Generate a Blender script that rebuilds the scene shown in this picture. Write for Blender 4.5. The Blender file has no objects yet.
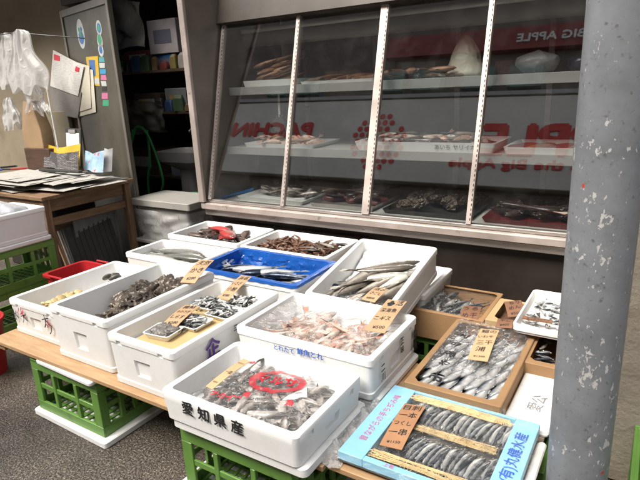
import bpy, bmesh, math, random
from mathutils import Vector, Matrix, noise
R = math.radians
rnd = random.Random(11)
sc = bpy.context.scene
COL = sc.collection

# ------------------------------------------------------------------ camera
F, PITCH, ROLL, YAW, CH = 536.0, R(16.3), R(2.8), R(-32.7), 1.5
CP = Vector((0, 0, CH))
fwd = Vector((math.sin(YAW)*math.cos(PITCH), math.cos(YAW)*math.cos(PITCH), -math.sin(PITCH)))
r0 = Vector((math.cos(YAW), -math.sin(YAW), 0)); d0 = fwd.cross(r0)
rgt = r0*math.cos(ROLL) + d0*math.sin(ROLL); dwn = -r0*math.sin(ROLL) + d0*math.cos(ROLL)
cam = bpy.data.cameras.new('camera'); cam.sensor_width = 36; cam.lens = F/640*36; cam.clip_end = 3000; cam.clip_start = .05
camo = bpy.data.objects.new('camera', cam); COL.objects.link(camo)
camo.matrix_world = Matrix(((rgt.x, -dwn.x, -fwd.x, 0), (rgt.y, -dwn.y, -fwd.y, 0), (rgt.z, -dwn.z, -fwd.z, CH), (0, 0, 0, 1)))
sc.camera = camo
def ray(x, y): return rgt*((x-320)/F) + dwn*((y-240)/F) + fwd
def pz(x, y, z): d = ray(x, y); return CP + d*((z-CH)/d.z)      # photo pixel -> point at height z
def pY(x, y, Y): d = ray(x, y); return CP + d*(Y/d.y)           # photo pixel -> point on plane y = Y
def pX(x, y, X): d = ray(x, y); return CP + d*(X/d.x)

# ------------------------------------------------------------------ light
w = bpy.data.worlds.new('World'); sc.world = w; w.use_nodes = True
nt = w.node_tree; bg = nt.nodes['Background']
sky = nt.nodes.new('ShaderNodeTexSky'); sky.sky_type = 'NISHITA'; sky.sun_disc = False
SUN_EL, SUN_AZ = 54, 200         # azimuth clockwise from +Y
sky.sun_elevation = R(SUN_EL); sky.sun_rotation = R(SUN_AZ); sky.dust_density = 4; sky.air_density = .7; sky.ozone_density = .6
hs_ = nt.nodes.new('ShaderNodeHueSaturation'); hs_.inputs['Saturation'].default_value = .3; nt.links.new(sky.outputs[0], hs_.inputs['Color']); nt.links.new(hs_.outputs[0], bg.inputs[0]); bg.inputs[1].default_value = .15
sl = bpy.data.lights.new('sun', 'SUN'); sl.energy = 1.5; sl.angle = R(28); sl.color = (1, .925, .81)
so = bpy.data.objects.new('sun', sl); COL.objects.link(so); so.location = (0, 0, 12)
sd = Vector((math.sin(R(SUN_AZ))*math.cos(R(SUN_EL)), math.cos(R(SUN_AZ))*math.cos(R(SUN_EL)), math.sin(R(SUN_EL))))
so.rotation_euler = sd.to_track_quat('Z', 'Y').to_euler()
sc.view_settings.view_transform = 'Standard'; sc.view_settings.look = 'None'; sc.view_settings.gamma = 1
sc.view_settings.exposure = 1.38
sc.render.engine = 'CYCLES'
sc.cycles.max_bounces = 10; sc.cycles.transparent_max_bounces = 16; sc.cycles.glossy_bounces = 4; sc.cycles.diffuse_bounces = 4
sc.cycles.caustics_reflective = False; sc.cycles.caustics_refractive = False; sc.cycles.sample_clamp_indirect = 4

# ------------------------------------------------------------------ materials
MATS = {}
def newmat(name):
    m = bpy.data.materials.new(name); m.use_nodes = True
    n = m.node_tree; return m, n, n.nodes['Principled BSDF'], n.nodes['Material Output']
def nd(n, t, **k):
    x = n.nodes.new(t)
    for a, b in k.items():
        if a in x.inputs.keys(): x.inputs[a].default_value = b
        else: setattr(x, a, b)
    return x
def ramp(n, fac, stops):
    r = nd(n, 'ShaderNodeValToRGB'); e = r.color_ramp.elements
    while len(e) < len(stops): e.new(.5)
    for i, (p, c) in enumerate(stops):
        e[i].position = p; e[i].color = (c[0], c[1], c[2], 1) if not isinstance(c, (int, float)) else (c, c, c, 1)
    n.links.new(fac, r.inputs[0]); return r
def mul(c, k): return tuple(min(1, max(0, v*k)) for v in c[:3])
def pm(name, col, rough=.6, var=.15, scale=6., bump=.0, bscale=80., metal=0., spec=.5, spots=None, sscale=25., sth=(.62, .68), aniso=None, coat=0, rvar=0, rand=0, sss=0):
    """principled with noise-varied colour, fine bump, optional spots of a second colour"""
    if name in MATS: return MATS[name]
    m, n, b, o = newmat(name); L = n.links.new
    tc = nd(n, 'ShaderNodeTexCoord'); mp = nd(n, 'ShaderNodeMapping'); L(tc.outputs['Object'], mp.inputs[0])
    if aniso: mp.inputs['Scale'].default_value = aniso
    nz = nd(n, 'ShaderNodeTexNoise', Scale=scale, Detail=6., Roughness=.6); L(mp.outputs[0], nz.inputs[0])
    rp = ramp(n, nz.outputs[0], [(.3, mul(col, 1-var)), (.7, mul(col, 1+var))]); c = rp.outputs[0]
    if spots:
        sn = nd(n, 'ShaderNodeTexNoise', Scale=sscale, Detail=5., Roughness=.65); L(tc.outputs['Object'], sn.inputs[0])
        sr = ramp(n, sn.outputs[0], [(sth[0], 0.), (sth[1], 1.)])
        mx = nd(n, 'ShaderNodeMix', data_type='RGBA'); L(sr.outputs[0], mx.inputs[0]); L(c, mx.inputs[6]); mx.inputs[7].default_value = (*spots, 1); c = mx.outputs[2]
    if rand:
        oi = nd(n, 'ShaderNodeObjectInfo'); mr = nd(n, 'ShaderNodeMapRange'); L(oi.outputs['Random'], mr.inputs[0]); mr.inputs[3].default_value = 1-rand; mr.inputs[4].default_value = 1+rand
        hs = nd(n, 'ShaderNodeHueSaturation'); L(mr.outputs[0], hs.inputs['Value']); L(c, hs.inputs['Color']); c = hs.outputs[0]
    L(c, b.inputs['Base Color']); b.inputs['Roughness'].default_value = rough; b.inputs['Metallic'].default_value = metal
    b.inputs['Specular IOR Level'].default_value = spec; b.inputs['Coat Weight'].default_value = coat
    if sss: b.inputs['Subsurface Weight'].default_value = sss; b.inputs['Subsurface Radius'].default_value = (.02, .02, .02); b.inputs['Subsurface Scale'].default_value = .3
    if rvar:
        rr_ = ramp(n, nz.outputs[0], [(.35, max(.03, rough-rvar)), (.65, min(1, rough+rvar))]); L(rr_.outputs[0], b.inputs['Roughness'])
    if bump:
        bn = nd(n, 'ShaderNodeTexNoise', Scale=bscale, Detail=4., Roughness=.6); L(mp.outputs[0], bn.inputs[0])
        bp = nd(n, 'ShaderNodeBump', Strength=bump, Distance=.01); L(bn.outputs[0], bp.inputs['Height']); L(bp.outputs[0], b.inputs['Normal'])
    MATS[name] = m; return m

def foam_mat(name='foam', col=(.80, .80, .785), stain=.26, grime=(.48, .45, .38)):
    if name in MATS: return MATS[name]
    m, n, b, o = newmat(name); L = n.links.new
    tc = nd(n, 'ShaderNodeTexCoord'); vo = nd(n, 'ShaderNodeTexVoronoi', Scale=210.); L(tc.outputs['Object'], vo.inputs[0])
    oi = nd(n, 'ShaderNodeObjectInfo'); add = nd(n, 'ShaderNodeVectorMath', operation='ADD'); L(tc.outputs['Object'], add.inputs[0]); L(oi.outputs['Random'], add.inputs[1])
    nz = nd(n, 'ShaderNodeTexNoise', Scale=5., Detail=9., Roughness=.75); L(add.outputs[0], nz.inputs[0])
    st = ramp(n, nz.outputs[0], [(.45, 0.), (.78, stain)])
    n2 = nd(n, 'ShaderNodeTexNoise', Scale=70., Detail=3., Roughness=.6); L(add.outputs[0], n2.inputs[0])
    s2 = ramp(n, n2.outputs[0], [(.70, 0.), (.74, .5)])
    mx = nd(n, 'ShaderNodeMix', data_type='RGBA'); L(st.outputs[0], mx.inputs[0]); mx.inputs[6].default_value = (*col, 1); mx.inputs[7].default_value = (*grime, 1)
    m2 = nd(n, 'ShaderNodeMix', data_type='RGBA'); L(s2.outputs[0], m2.inputs[0]); L(mx.outputs[2], m2.inputs[6]); m2.inputs[7].default_value = (*mul(grime, 1.2), 1)
    L(m2.outputs[2], b.inputs['Base Color']); b.inputs['Roughness'].default_value = .5
    bp = nd(n, 'ShaderNodeBump', Strength=.10, Distance=.003); L(vo.outputs['Distance'], bp.inputs['Height']); L(bp.outputs[0], b.inputs['Normal'])
    MATS[name] = m; return m

def fish_mat(name, back, flank, belly, rough=.28, metal=.35, spot=.25, nscale=30., rand=.2, head=.75, sh=0.):
    """colour runs across the body from belly to back (generated Y); darker head and tail"""
    if name in MATS: return MATS[name]
    m, n, b, o = newmat(name); L = n.links.new
    tc = nd(n, 'ShaderNodeTexCoord'); sp = nd(n, 'ShaderNodeSeparateXYZ'); L(tc.outputs['Generated'], sp.inputs[0])
    nz = nd(n, 'ShaderNodeTexNoise', Scale=nscale, Detail=5., Roughness=.7); L(tc.outputs['Object'], nz.inputs[0])
    ma = nd(n, 'ShaderNodeMath', operation='MULTIPLY_ADD'); L(nz.outputs[0], ma.inputs[0]); ma.inputs[1].default_value = spot; L(sp.outputs[1], ma.inputs[2])
    rp = ramp(n, ma.outputs[0], [(.3-sh+spot/2, belly), (.5-sh+spot/2, flank), (.62-sh+spot/2, mul(back, 1.5)), (.74-sh+spot/2, back)])
    hx = ramp(n, sp.outputs[0], [(.0, head*.8), (.17, head), (.21, 1.), (.8, 1.), (1., .6)])
    oi = nd(n, 'ShaderNodeObjectInfo'); mr = nd(n, 'ShaderNodeMapRange'); L(oi.outputs['Random'], mr.inputs[0]); mr.inputs[3].default_value = 1-rand; mr.inputs[4].default_value = 1+rand
    mm = nd(n, 'ShaderNodeMath', operation='MULTIPLY'); L(hx.outputs[0], mm.inputs[0]); L(mr.outputs[0], mm.inputs[1])
    hs = nd(n, 'ShaderNodeHueSaturation'); L(mm.outputs[0], hs.inputs['Value']); L(rp.outputs[0], hs.inputs['Color'])
    L(hs.outputs[0], b.inputs['Base Color']); b.inputs['Roughness'].default_value = rough; b.inputs['Metallic'].default_value = metal
    sc_ = nd(n, 'ShaderNodeTexVoronoi', Scale=220.); L(tc.outputs['Object'], sc_.inputs[0])
    bp = nd(n, 'ShaderNodeBump', Strength=.15, Distance=.003); L(sc_.outputs[0], bp.inputs['Height']); L(bp.outputs[0], b.inputs['Normal'])
    MATS[name] = m; return m

def schlick(n, f0, gain=1., normal=None):
    """fresnel reflectance, the same from both sides of a thin sheet"""
    lw = nd(n, 'ShaderNodeLayerWeight', Blend=.5)
    if normal: n.links.new(normal, lw.inputs['Normal'])
    p = nd(n, 'ShaderNodeMath', operation='POWER'); n.links.new(lw.outputs['Facing'], p.inputs[0]); p.inputs[1].default_value = 5
    a = nd(n, 'ShaderNodeMath', operation='MULTIPLY_ADD'); n.links.new(p.outputs[0], a.inputs[0]); a.inputs[1].default_value = (1-f0)*gain; a.inputs[2].default_value = f0*gain
    return a
def film_mat(name, haze=.07, ior=1.5, rough=.1, scale=26., bump=.6, tint=(1, 1, 1), gain=1.0):
    """clear plastic film: transparent, fresnel gloss broken by wrinkles, a little milky"""
    if name in MATS: return MATS[name]
    m, n, b, o = newmat(name); L = n.links.new; n.nodes.remove(b)
    tc = nd(n, 'ShaderNodeTexCoord'); nz = nd(n, 'ShaderNodeTexNoise', Scale=scale, Detail=5., Roughness=.55, Distortion=1.2); L(tc.outputs['Object'], nz.inputs[0])
    bp = nd(n, 'ShaderNodeBump', Strength=bump, Distance=.02); L(nz.outputs[0], bp.inputs['Height'])
    tr = nd(n, 'ShaderNodeBsdfTransparent'); tr.inputs[0].default_value = (*tint, 1)
    df = nd(n, 'ShaderNodeBsdfDiffuse'); df.inputs[0].default_value = (.85, .86, .86, 1); L(bp.outputs[0], df.inputs[1])
    gl = nd(n, 'ShaderNodeBsdfGlossy', Roughness=rough); L(bp.outputs[0], gl.inputs['Normal'])
    g = schlick(n, ((ior-1)/(ior+1))**2, gain, bp.outputs[0])
    m1 = nd(n, 'ShaderNodeMixShader'); m1.inputs[0].default_value = haze; L(tr.outputs[0], m1.inputs[1]); L(df.outputs[0], m1.inputs[2])
    m2 = nd(n, 'ShaderNodeMixShader'); L(g.outputs[0], m2.inputs[0]); L(m1.outputs[0], m2.inputs[1]); L(gl.outputs[0], m2.inputs[2])
    L(m2.outputs[0], o.inputs[0]); MATS[name] = m; return m

def bag_mat(name, col=(.8, .8, .8), tr=.25, trans=.35):
    """thin milky carrier-bag plastic"""
    if name in MATS: return MATS[name]
    m, n, b, o = newmat(name); L = n.links.new; n.nodes.remove(b)
    tc = nd(n, 'ShaderNodeTexCoord'); nz = nd(n, 'ShaderNodeTexNoise', Scale=18., Detail=5., Distortion=.8); L(tc.outputs['Object'], nz.inputs[0])
    bp = nd(n, 'ShaderNodeBump', Strength=.6, Distance=.02); L(nz.outputs[0], bp.inputs['Height'])
    p = nd(n, 'ShaderNodeBsdfPrincipled'); p.inputs['Base Color'].default_value = (*col, 1); p.inputs['Roughness'].default_value = .35; L(bp.outputs[0], p.inputs['Normal'])
    tl = nd(n, 'ShaderNodeBsdfTranslucent'); tl.inputs[0].default_value = (*col, 1)
    t = nd(n, 'ShaderNodeBsdfTransparent')
    m1 = nd(n, 'ShaderNodeMixShader'); m1.inputs[0].default_value = trans; L(p.outputs[0], m1.inputs[1]); L(tl.outputs[0], m1.inputs[2])
    m2 = nd(n, 'ShaderNodeMixShader'); m2.inputs[0].default_value = tr; L(m1.outputs[0], m2.inputs[1]); L(t.outputs[0], m2.inputs[2])
    L(m2.outputs[0], o.inputs[0]); MATS[name] = m; return m

def wood_mat(name, c1, c2, axis='x', scale=3., knots=True, rough=.6):
    if name in MATS: return MATS[name]
    m, n, b, o = newmat(name); L = n.links.new
    tc = nd(n, 'ShaderNodeTexCoord'); oi = nd(n, 'ShaderNodeObjectInfo'); ad = nd(n, 'ShaderNodeVectorMath', operation='ADD'); L(tc.outputs['Object'], ad.inputs[0]); L(oi.outputs['Random'], ad.inputs[1])
    mp = nd(n, 'ShaderNodeMapping'); L(ad.outputs[0], mp.inputs[0])
    mp.inputs['Scale'].default_value = {'x': (.12, 1, 1), 'y': (1, .12, 1), 'z': (1, 1, .12)}[axis]
    nz = nd(n, 'ShaderNodeTexNoise', Scale=scale*14, Detail=7., Roughness=.65, Distortion=.6); L(mp.outputs[0], nz.inputs[0])
    rp = ramp(n, nz.outputs[0], [(.3, c1), (.55, tuple((a+b_)/2 for a, b_ in zip(c1, c2))), (.72, c2)]); c = rp.outputs[0]
    if knots:
        mp2 = nd(n, 'ShaderNodeMapping'); L(ad.outputs[0], mp2.inputs[0]); mp2.inputs['Scale'].default_value = {'x': (.5, 1, 1), 'y': (1, .5, 1), 'z': (1, 1, .5)}[axis]
        vo = nd(n, 'ShaderNodeTexVoronoi', Scale=5.); L(mp2.outputs[0], vo.inputs[0]); vr = ramp(n, vo.outputs['Distance'], [(.05, 1.), (.1, 0.)])
        mx = nd(n, 'ShaderNodeMix', data_type='RGBA'); L(vr.outputs[0], mx.inputs[0]); L(c, mx.inputs[6]); mx.inputs[7].default_value = (*mul(c1, .45), 1); c = mx.outputs[2]
    L(c, b.inputs['Base Color']); b.inputs['Roughness'].default_value = rough
    bp = nd(n, 'ShaderNodeBump', Strength=.25, Distance=.004); L(nz.outputs[0], bp.inputs['Height']); L(bp.outputs[0], b.inputs['Normal'])
    MATS[name] = m; return m

# ------------------------------------------------------------------ mesh helpers
class MB:
    def __init__(s): s.v = []; s.f = []; s.m = []
    def add(s, vs, fs, mi=0, M=None):
        k = len(s.v); s.v += [tuple(M @ Vector(p)) if M else tuple(p) for p in vs]
        s.f += [tuple(i+k for i in q) for q in fs]; s.m += [mi]*len(fs); return s
    def box(s, x0, x1, y0, y1, z0, z1, mi=0, b=0., M=None):
        """box with chamfered edges"""
        cx, cy = (x0+x1)/2, (y0+y1)/2; hx, hy = (x1-x0)/2, (y1-y0)/2
        if b <= 0:
            vs = [(x, y, z) for z in (z0, z1) for x, y in ((x0, y0), (x1, y0), (x1, y1), (x0, y1))]
            return s.add(vs, [(3, 2, 1, 0), (4, 5, 6, 7), (0, 1, 5, 4), (1, 2, 6, 5), (2, 3, 7, 6), (3, 0, 4, 7)], mi, M)
        return s.loft([rr(hx-b, hy-b, b, z0, cx, cy, 1), rr(hx, hy, b, z0+b, cx, cy, 1), rr(hx, hy, b, z1-b, cx, cy, 1), rr(hx-b, hy-b, b, z1, cx, cy, 1)], mi, M=M)
    def loft(s, rings, mi=0, cap0=True, cap1=True, closed=False, M=None):
        n = len(rings[0]); vs = [p for r_ in rings for p in r_]; fs = []
        K = len(rings)
        for i in range(K if closed else K-1):
            a, b = i*n, ((i+1) % K)*n
            for j in range(n):
                k = (j+1) % n; fs.append((a+j, a+k, b+k, b+j))
        if not closed:
            if cap0: fs.append(tuple(reversed(range(n))))
            if cap1: fs.append(tuple(range((K-1)*n, K*n)))
        return s.add(vs, fs, mi, M)
    def tube(s, path, r, n=8, mi=0, cap=True, M=None):
        P = [Vector(p) for p in path]; rings = []
        rad = r if isinstance(r, (list, tuple)) else [r]*len(P)
        up = None
        for i, p in enumerate(P):
            t = (P[min(i+1, len(P)-1)]-P[max(i-1, 0)]).normalized()
            if up is None: up = Vector((0, 0, 1)) if abs(t.z) < .9 else Vector((1, 0, 0))
            a = t.cross(up).normalized(); b = a.cross(t).normalized(); up = b
            rings.append([tuple(p + (a*math.cos(2*math.pi*k/n) + b*math.sin(2*math.pi*k/n))*rad[i]) for k in range(n)])
        return s.loft(rings, mi, cap, cap, M=M)
    def sheet(s, nx, ny, fn, mi=0, M=None):
        vs = [fn(i/nx, j/ny) for j in range(ny+1) for i in range(nx+1)]
        fs = [(j*(nx+1)+i, j*(nx+1)+i+1, (j+1)*(nx+1)+i+1, (j+1)*(nx+1)+i) for j in range(ny) for i in range(nx)]
        return s.add(vs, fs, mi, M)
    def mesh(s, name, mats, sharp=32):
        me = bpy.data.meshes.new(name); me.from_pydata(s.v, [], s.f)
        for m in (mats if isinstance(mats, (list, tuple)) else [mats]): me.materials.append(m)
        me.polygons.foreach_set('material_index', s.m); smooth(me, sharp); return me
    def build(s, name, mats, parent=None, loc=None, rot=None, sharp=32, M=None):
        o = bpy.data.objects.new(name, s.mesh(name, mats, sharp)); COL.objects.link(o)
        if parent: o.parent = parent
        if loc is not None: o.location = loc
        if rot is not None: o.rotation_euler = rot
        if M is not None: o.matrix_local = M
        return o
def smooth(me, ang):
    bm = bmesh.new(); bm.from_mesh(me); bmesh.ops.recalc_face_normals(bm, faces=bm.faces) if ang != 999 else None
    for f in bm.faces: f.smooth = ang != 999
    for e in bm.edges:
        e.smooth = not (len(e.link_faces) == 2 and e.calc_face_angle(0) > R(ang))
    bm.to_mesh(me); bm.free(); me.update()
def rr(hx, hy, r, z, cx=0, cy=0, n=4):
    """rounded-rectangle ring, counter-clockwise"""
    out = []; r = max(min(r, hx-.0005, hy-.0005), .0003)
    for sx, sy, a0 in ((1, 1, 0), (-1, 1, 90), (-1, -1, 180), (1, -1, 270)):
        for k in range(n+1):
            a = R(a0 + 90*k/n); out.append((cx+sx*(hx-r)+r*math.cos(a), cy+sy*(hy-r)+r*math.sin(a), z))
    return out
def tag(o, label=None, cat=None, group=None, kind=None):
    if label: o['label'] = label
    if cat: o['category'] = cat
    if group: o['group'] = group
    if kind: o['kind'] = kind
    return o
def thing(name, loc, label, cat, group=None, rz=0):
    o = bpy.data.objects.new(name, None); COL.objects.link(o); o.location = loc; o.rotation_euler = (0, 0, rz); o.empty_display_size = .1
    return tag(o, label, cat, group)
def inst(name, me, parent=None, loc=(0, 0, 0), rot=(0, 0, 0), scale=None):
    o = bpy.data.objects.new(name, me); COL.objects.link(o); o.location = loc; o.rotation_euler = rot
    if parent: o.parent = parent
    if scale: o.scale = scale
    return o
def boolean(o, cutter_mb):
    """cut recesses into o's mesh"""
    c = cutter_mb.build('cutter', []); c.matrix_world = o.matrix_world.copy()
    md = o.modifiers.new('b', 'BOOLEAN'); md.operation = 'DIFFERENCE'; md.object = c; md.solver = 'EXACT'
    bpy.context.view_layer.update()
    dg = bpy.context.evaluated_depsgraph_get(); me = bpy.data.meshes.new_from_object(o.evaluated_get(dg))
    o.modifiers.clear(); o.data = me; bpy.data.objects.remove(c); smooth(me, 32)
def text_geo(s, size, bold=0., maxw=None, font_x=1.):
    cu = bpy.data.curves.new('t', 'FONT'); cu.body = s; cu.size = size; cu.align_x = 'CENTER'; cu.align_y = 'CENTER'; cu.resolution_u = 2
    o = bpy.data.objects.new('t', cu); COL.objects.link(o)
    bpy.context.view_layer.update()
    dg = bpy.context.evaluated_depsgraph_get(); me = bpy.data.meshes.new_from_object(o.evaluated_get(dg))
    vs = [v.co.copy() for v in me.vertices]; fs = [tuple(p.vertices) for p in me.polygons]
    bpy.data.objects.remove(o); bpy.data.curves.remove(cu); bpy.data.meshes.remove(me)
    if not vs: return [], []
    if bold > 0:
        n0 = len(vs); b_ = bold*size; off = ((b_, 0), (-b_, 0), (0, b_), (0, -b_))
        base = list(vs); f0 = list(fs)
        for k, (ox, oy) in enumerate(off):
            vs += [v+Vector((ox, oy, .00012*(k+1))) for v in base]; fs += [tuple(i+n0*(k+1) for i in f) for f in f0]
    x0 = min(v.x for v in vs); x1 = max(v.x for v in vs); y0 = min(v.y for v in vs); y1 = max(v.y for v in vs)
    k = font_x if maxw is None else min(1., maxw/(x1-x0))
    if maxw is not None and maxw < 0: k = -maxw/(x1-x0)
    return [Vector(((v.x-(x0+x1)/2)*k, v.y-(y0+y1)/2, v.z)) for v in vs], fs
def lettering(parent, s, size, M, mat, bold=.02, maxw=None, name='lettering', vertical=False, lift=.0012, fn=None, squash=1.):
    """flat print mapped on a plane: local x right, y up, M to parent space"""
    mb = MB()
    parts = [(ch, 0, -i*size*1.08 + (len(s)-1)*size*.54) for i, ch in enumerate(s)] if vertical else [(s, 0, 0)]
    for ch, ox, oy in parts:
        vs, fs = text_geo(ch, size, bold, maxw)
        if vs:
            vs = [Vector((v.x+ox, v.y*squash+oy, lift+v.z)) for v in vs]
            if fn: vs = [fn(v) for v in vs]
            mb.add(vs, fs, 0, M)
    return mb.build(name, mat, parent, sharp=999)
def frame(o, x, y):
    """matrix with origin o, x and y axes"""
    x = Vector(x).normalized(); y = Vector(y); z = x.cross(y).normalized(); y = z.cross(x)
    o = Vector(o)
    return Matrix(((x.x, y.x, z.x, o.x), (x.y, y.y, z.y, o.y), (x.z, y.z, z.z, o.z), (0, 0, 0, 1)))
def nz3(x, y, z, s): return noise.noise(Vector((x*s, y*s, z*s)))

FOAM = foam_mat()
FOAM_OLD = foam_mat('foam_worn', (.70, .69, .66), .5, (.36, .33, .27))
INK = pm('black_ink', (.012, .012, .014), .6, .1)
RED = pm('red_ink', (.62, .03, .05), .5, .1); REDT = bag_mat('red_print', (.58, .03, .05), .28, .15)
PINK = pm('pink_ink', (.62, .10, .25), .5, .1)
BLUEINK = pm('blue_ink', (.02, .10, .45), .5, .1)
PURPLE = pm('purple_ink', (.09, .03, .22), .5, .1)
GREYINK = pm('grey_ink', (.22, .22, .23), .6, .3)
CARD = pm('cardboard', (.305, .178, .083), .75, .12, 5, .15, 120, aniso=(1, 1, 1))
TAGM = pm('tag_card', (.42, .275, .155), .7, .12, 8, .08, 150)
TAGB = pm('tag_card_brown', (.20, .095, .05), .7, .12, 8, .08, 150)
TAGY = pm('tag_card_pale', (.52, .35, .19), .7, .08, 8, .08, 150)
GREEN = pm('green_plastic', (.115, .245, .045), .42, .14, 7, .06, 60, rvar=.1, spots=(.06, .12, .03), sscale=18, sth=(.6, .75))
FILM = film_mat('clear_film', .02, gain=.9)
FILM2 = film_mat('clear_film_loose', .045, 1.5, .10, 24, .8, gain=1.9)
STEEL = pm('brushed_steel', (.50, .46, .43), .36, .12, 5, .12, 60, metal=.75, aniso=(1, 6, 6), rvar=.1)
SILL = pm('sill_steel', (.52, .445, .40), .42, .2, 4, .08, 50, metal=.4, rvar=.12, spots=(.2, .15, .13), sscale=14, sth=(.62, .75))
WHITEP = pm('white_plastic', (.72, .72, .70), .4, .06, 8, 0)
DARK = pm('dark_metal', (.035, .033, .03), .5, .25, 6)

# ------------------------------------------------------------------ ground
def asphalt():
    m, n, b, o = newmat('wet_asphalt'); L = n.links.new
    tc = nd(n, 'ShaderNodeTexCoord')
    vo = nd(n, 'ShaderNodeTexVoronoi', Scale=230.); L(tc.outputs['Object'], vo.inputs[0])
    n1 = nd(n, 'ShaderNodeTexNoise', Scale=1.6, Detail=6., Roughness=.6); L(tc.outputs['Object'], n1.inputs[0])
    n2 = nd(n, 'ShaderNodeTexNoise', Scale=110., Detail=5., Roughness=.8); L(tc.outputs['Object'], n2.inputs[0])
    base = ramp(n, n2.outputs[0], [(.38, (.010, .008, .006)), (.48, (.045, .036, .028)), (.56, (.125, .105, .083)), (.66, (.32, .28, .225))])
    sp = nd(n, 'ShaderNodeTexVoronoi', Scale=80.); L(tc.outputs['Object'], sp.inputs[0])
    sr = ramp(n, sp.outputs['Color'], [(.70, 0.), (.78, 1.)]); cr = ramp(n, sp.outputs['Distance'], [(.2, 1.), (.36, 0.)])
    mm = nd(n, 'ShaderNodeMath', operation='MULTIPLY'); L(sr.outputs[0], mm.inputs[0]); L(cr.outputs[0], mm.inputs[1])
    mx = nd(n, 'ShaderNodeMix', data_type='RGBA'); L(mm.outputs[0], mx.inputs[0]); L(base.outputs[0], mx.inputs[6]); mx.inputs[7].default_value = (.22, .195, .16, 1)
    big = ramp(n, n1.outputs[0], [(.36, .55), (.66, 1.6)]); mv = nd(n, 'ShaderNodeMix', data_type='RGBA', blend_type='MULTIPLY'); mv.inputs[0].default_value = 1; L(mx.outputs[2], mv.inputs[6]); L(big.outputs[0], mv.inputs[7])
    L(mv.outputs[2], b.inputs['Base Color'])
    rg = ramp(n, n1.outputs[0], [(.40, .22), (.60, .6)]); L(rg.outputs[0], b.inputs['Roughness']); b.inputs['Specular IOR Level'].default_value = .4
    bp = nd(n, 'ShaderNodeBump', Strength=.6, Distance=.004); L(vo.outputs['Distance'], bp.inputs['Height'])
    b2 = nd(n, 'ShaderNodeBump', Strength=.35, Distance=.006); L(n2.outputs[0], b2.inputs['Height']); L(bp.outputs[0], b2.inputs['Normal']); L(b2.outputs[0], b.inputs['Normal'])
    return m
g = MB().sheet(1, 1, lambda u, v: (-600+1200*u, -600+1200*v, 0)).build('ground', asphalt()); tag(g, 'dark wet asphalt ground in front of the fish stall', 'ground', kind='structure')

# ------------------------------------------------------------------ own shop building (shell round the open front)
CONC = pm('stained_concrete', (.265, .228, .178), .85, .28, 2.6, .5, 40, spots=(.15, .10, .06), sscale=4, sth=(.55, .8))
PLASTER = pm('beige_plaster', (.26, .212, .145), .85, .12, 3, .25, 60, spots=(.15, .12, .08), sscale=3, sth=(.55, .8))
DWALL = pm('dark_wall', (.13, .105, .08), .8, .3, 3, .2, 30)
sb = thing('shop_building', (-2.6, 4.2, 0), 'beige plastered shop building with a dark open front', 'building')
def part(parent, name, mat, fn, sharp=32):
    mb = MB(); fn(mb); o = mb.build(name, mat, parent, sharp=sharp)
    o.matrix_parent_inverse = Matrix.Translation(-Vector(parent.location)) if parent.rotation_euler.z == 0 else parent.matrix_world.inverted()
    return o
part(sb, 'front_wall', PLASTER, lambda m: m.box(-9, -4.86, 3.4, 3.6, 0, 6))
part(sb, 'upper_wall', PLASTER, lambda m: m.box(-2.9, 3, 3.35, 3.6, 2.75, 6))
part(sb, 'upper_wall', PLASTER, lambda m: m.box(-4.858, -2.902, 3.36, 3.6, 3.1, 6))  # out of view, added over the lintel to cut sky light into the room
part(sb, 'lintel', pm('grey_lintel', (.10, .09, .075), .6, .2), lambda m: m.box(-4.855, -2.9, 3.32, 3.42, 2.30, 2.42))
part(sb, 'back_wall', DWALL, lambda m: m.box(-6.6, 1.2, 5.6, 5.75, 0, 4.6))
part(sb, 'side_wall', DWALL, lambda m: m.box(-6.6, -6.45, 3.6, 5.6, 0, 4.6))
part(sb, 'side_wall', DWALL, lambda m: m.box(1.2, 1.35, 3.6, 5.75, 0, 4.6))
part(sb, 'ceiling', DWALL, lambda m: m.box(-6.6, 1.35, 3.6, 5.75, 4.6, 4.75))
part(sb, 'shade_eave', pm('shade_eave_board', (.14, .12, .10), .7, .2), lambda m: m.box(-9, -2.95, 2.75, 3.315, 2.62, 2.70))  # unseen overhang, added to darken the left wall and doorway
pl = thing('concrete_pillar', (.4, 2.6, 0), 'stained beige concrete wall end behind the grey pole', 'wall')
part(pl, 'pillar_body', CONC, lambda m: m.box(-.135, .9, 1.985, 3.3, 0, 6, b=.012))

# ------------------------------------------------------------------ building across the street (it shows in the case glass)
fb = thing('arcade_building', (-5, -7.5, 0), 'brown shopfront across the street with a pale sign band of red letters', 'building')
FY = -6.0
part(fb, 'wall', pm('brown_facade', (.14, .115, .10), .7, .25, 1.5, .2, 10), lambda m: m.box(-22, 12, -12, FY-.25, 0, 9.2))
SIGNM = pm('pale_sign_panel', (.68, .67, .62), .5, .05, 1.)
sg = part(fb, 'sign_band', SIGNM, lambda m: m.box(-13.5, 4, FY-.25, FY-.02, 3.95, 6.2, b=.02))
part(fb, 'sign_trim', pm('sign_trim', (.33, .34, .34), .5, .1), lambda m: m.box(-13.5, 4, FY-.26, FY+.02, 6.22, 6.32))
part(fb, 'red_strip', pm('red_strip', (.24, .035, .03), .5, .1), lambda m: m.box(-6.6, 3, FY-.25, FY-.06, 7.45, 8.05))
for x0 in (-6.6, -5.6, -4.3, -3.2, -9.2, -10.3):
    part(fb, 'awning', pm('teal_awning', (.10, .20, .19), .6, .2), lambda m: m.box(x0, x0+.75, FY-.25, FY+.06, 6.4, 6.95))
for x0 in (-11.5, -8.2, -4.9, -1.6, 1.7):
    part(fb, 'window', pm('dark_glass', (.03, .035, .04), .15, .1), lambda m: m.box(x0, x0+2.6, FY-.25, FY-.15, .4, 3.5))
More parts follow.
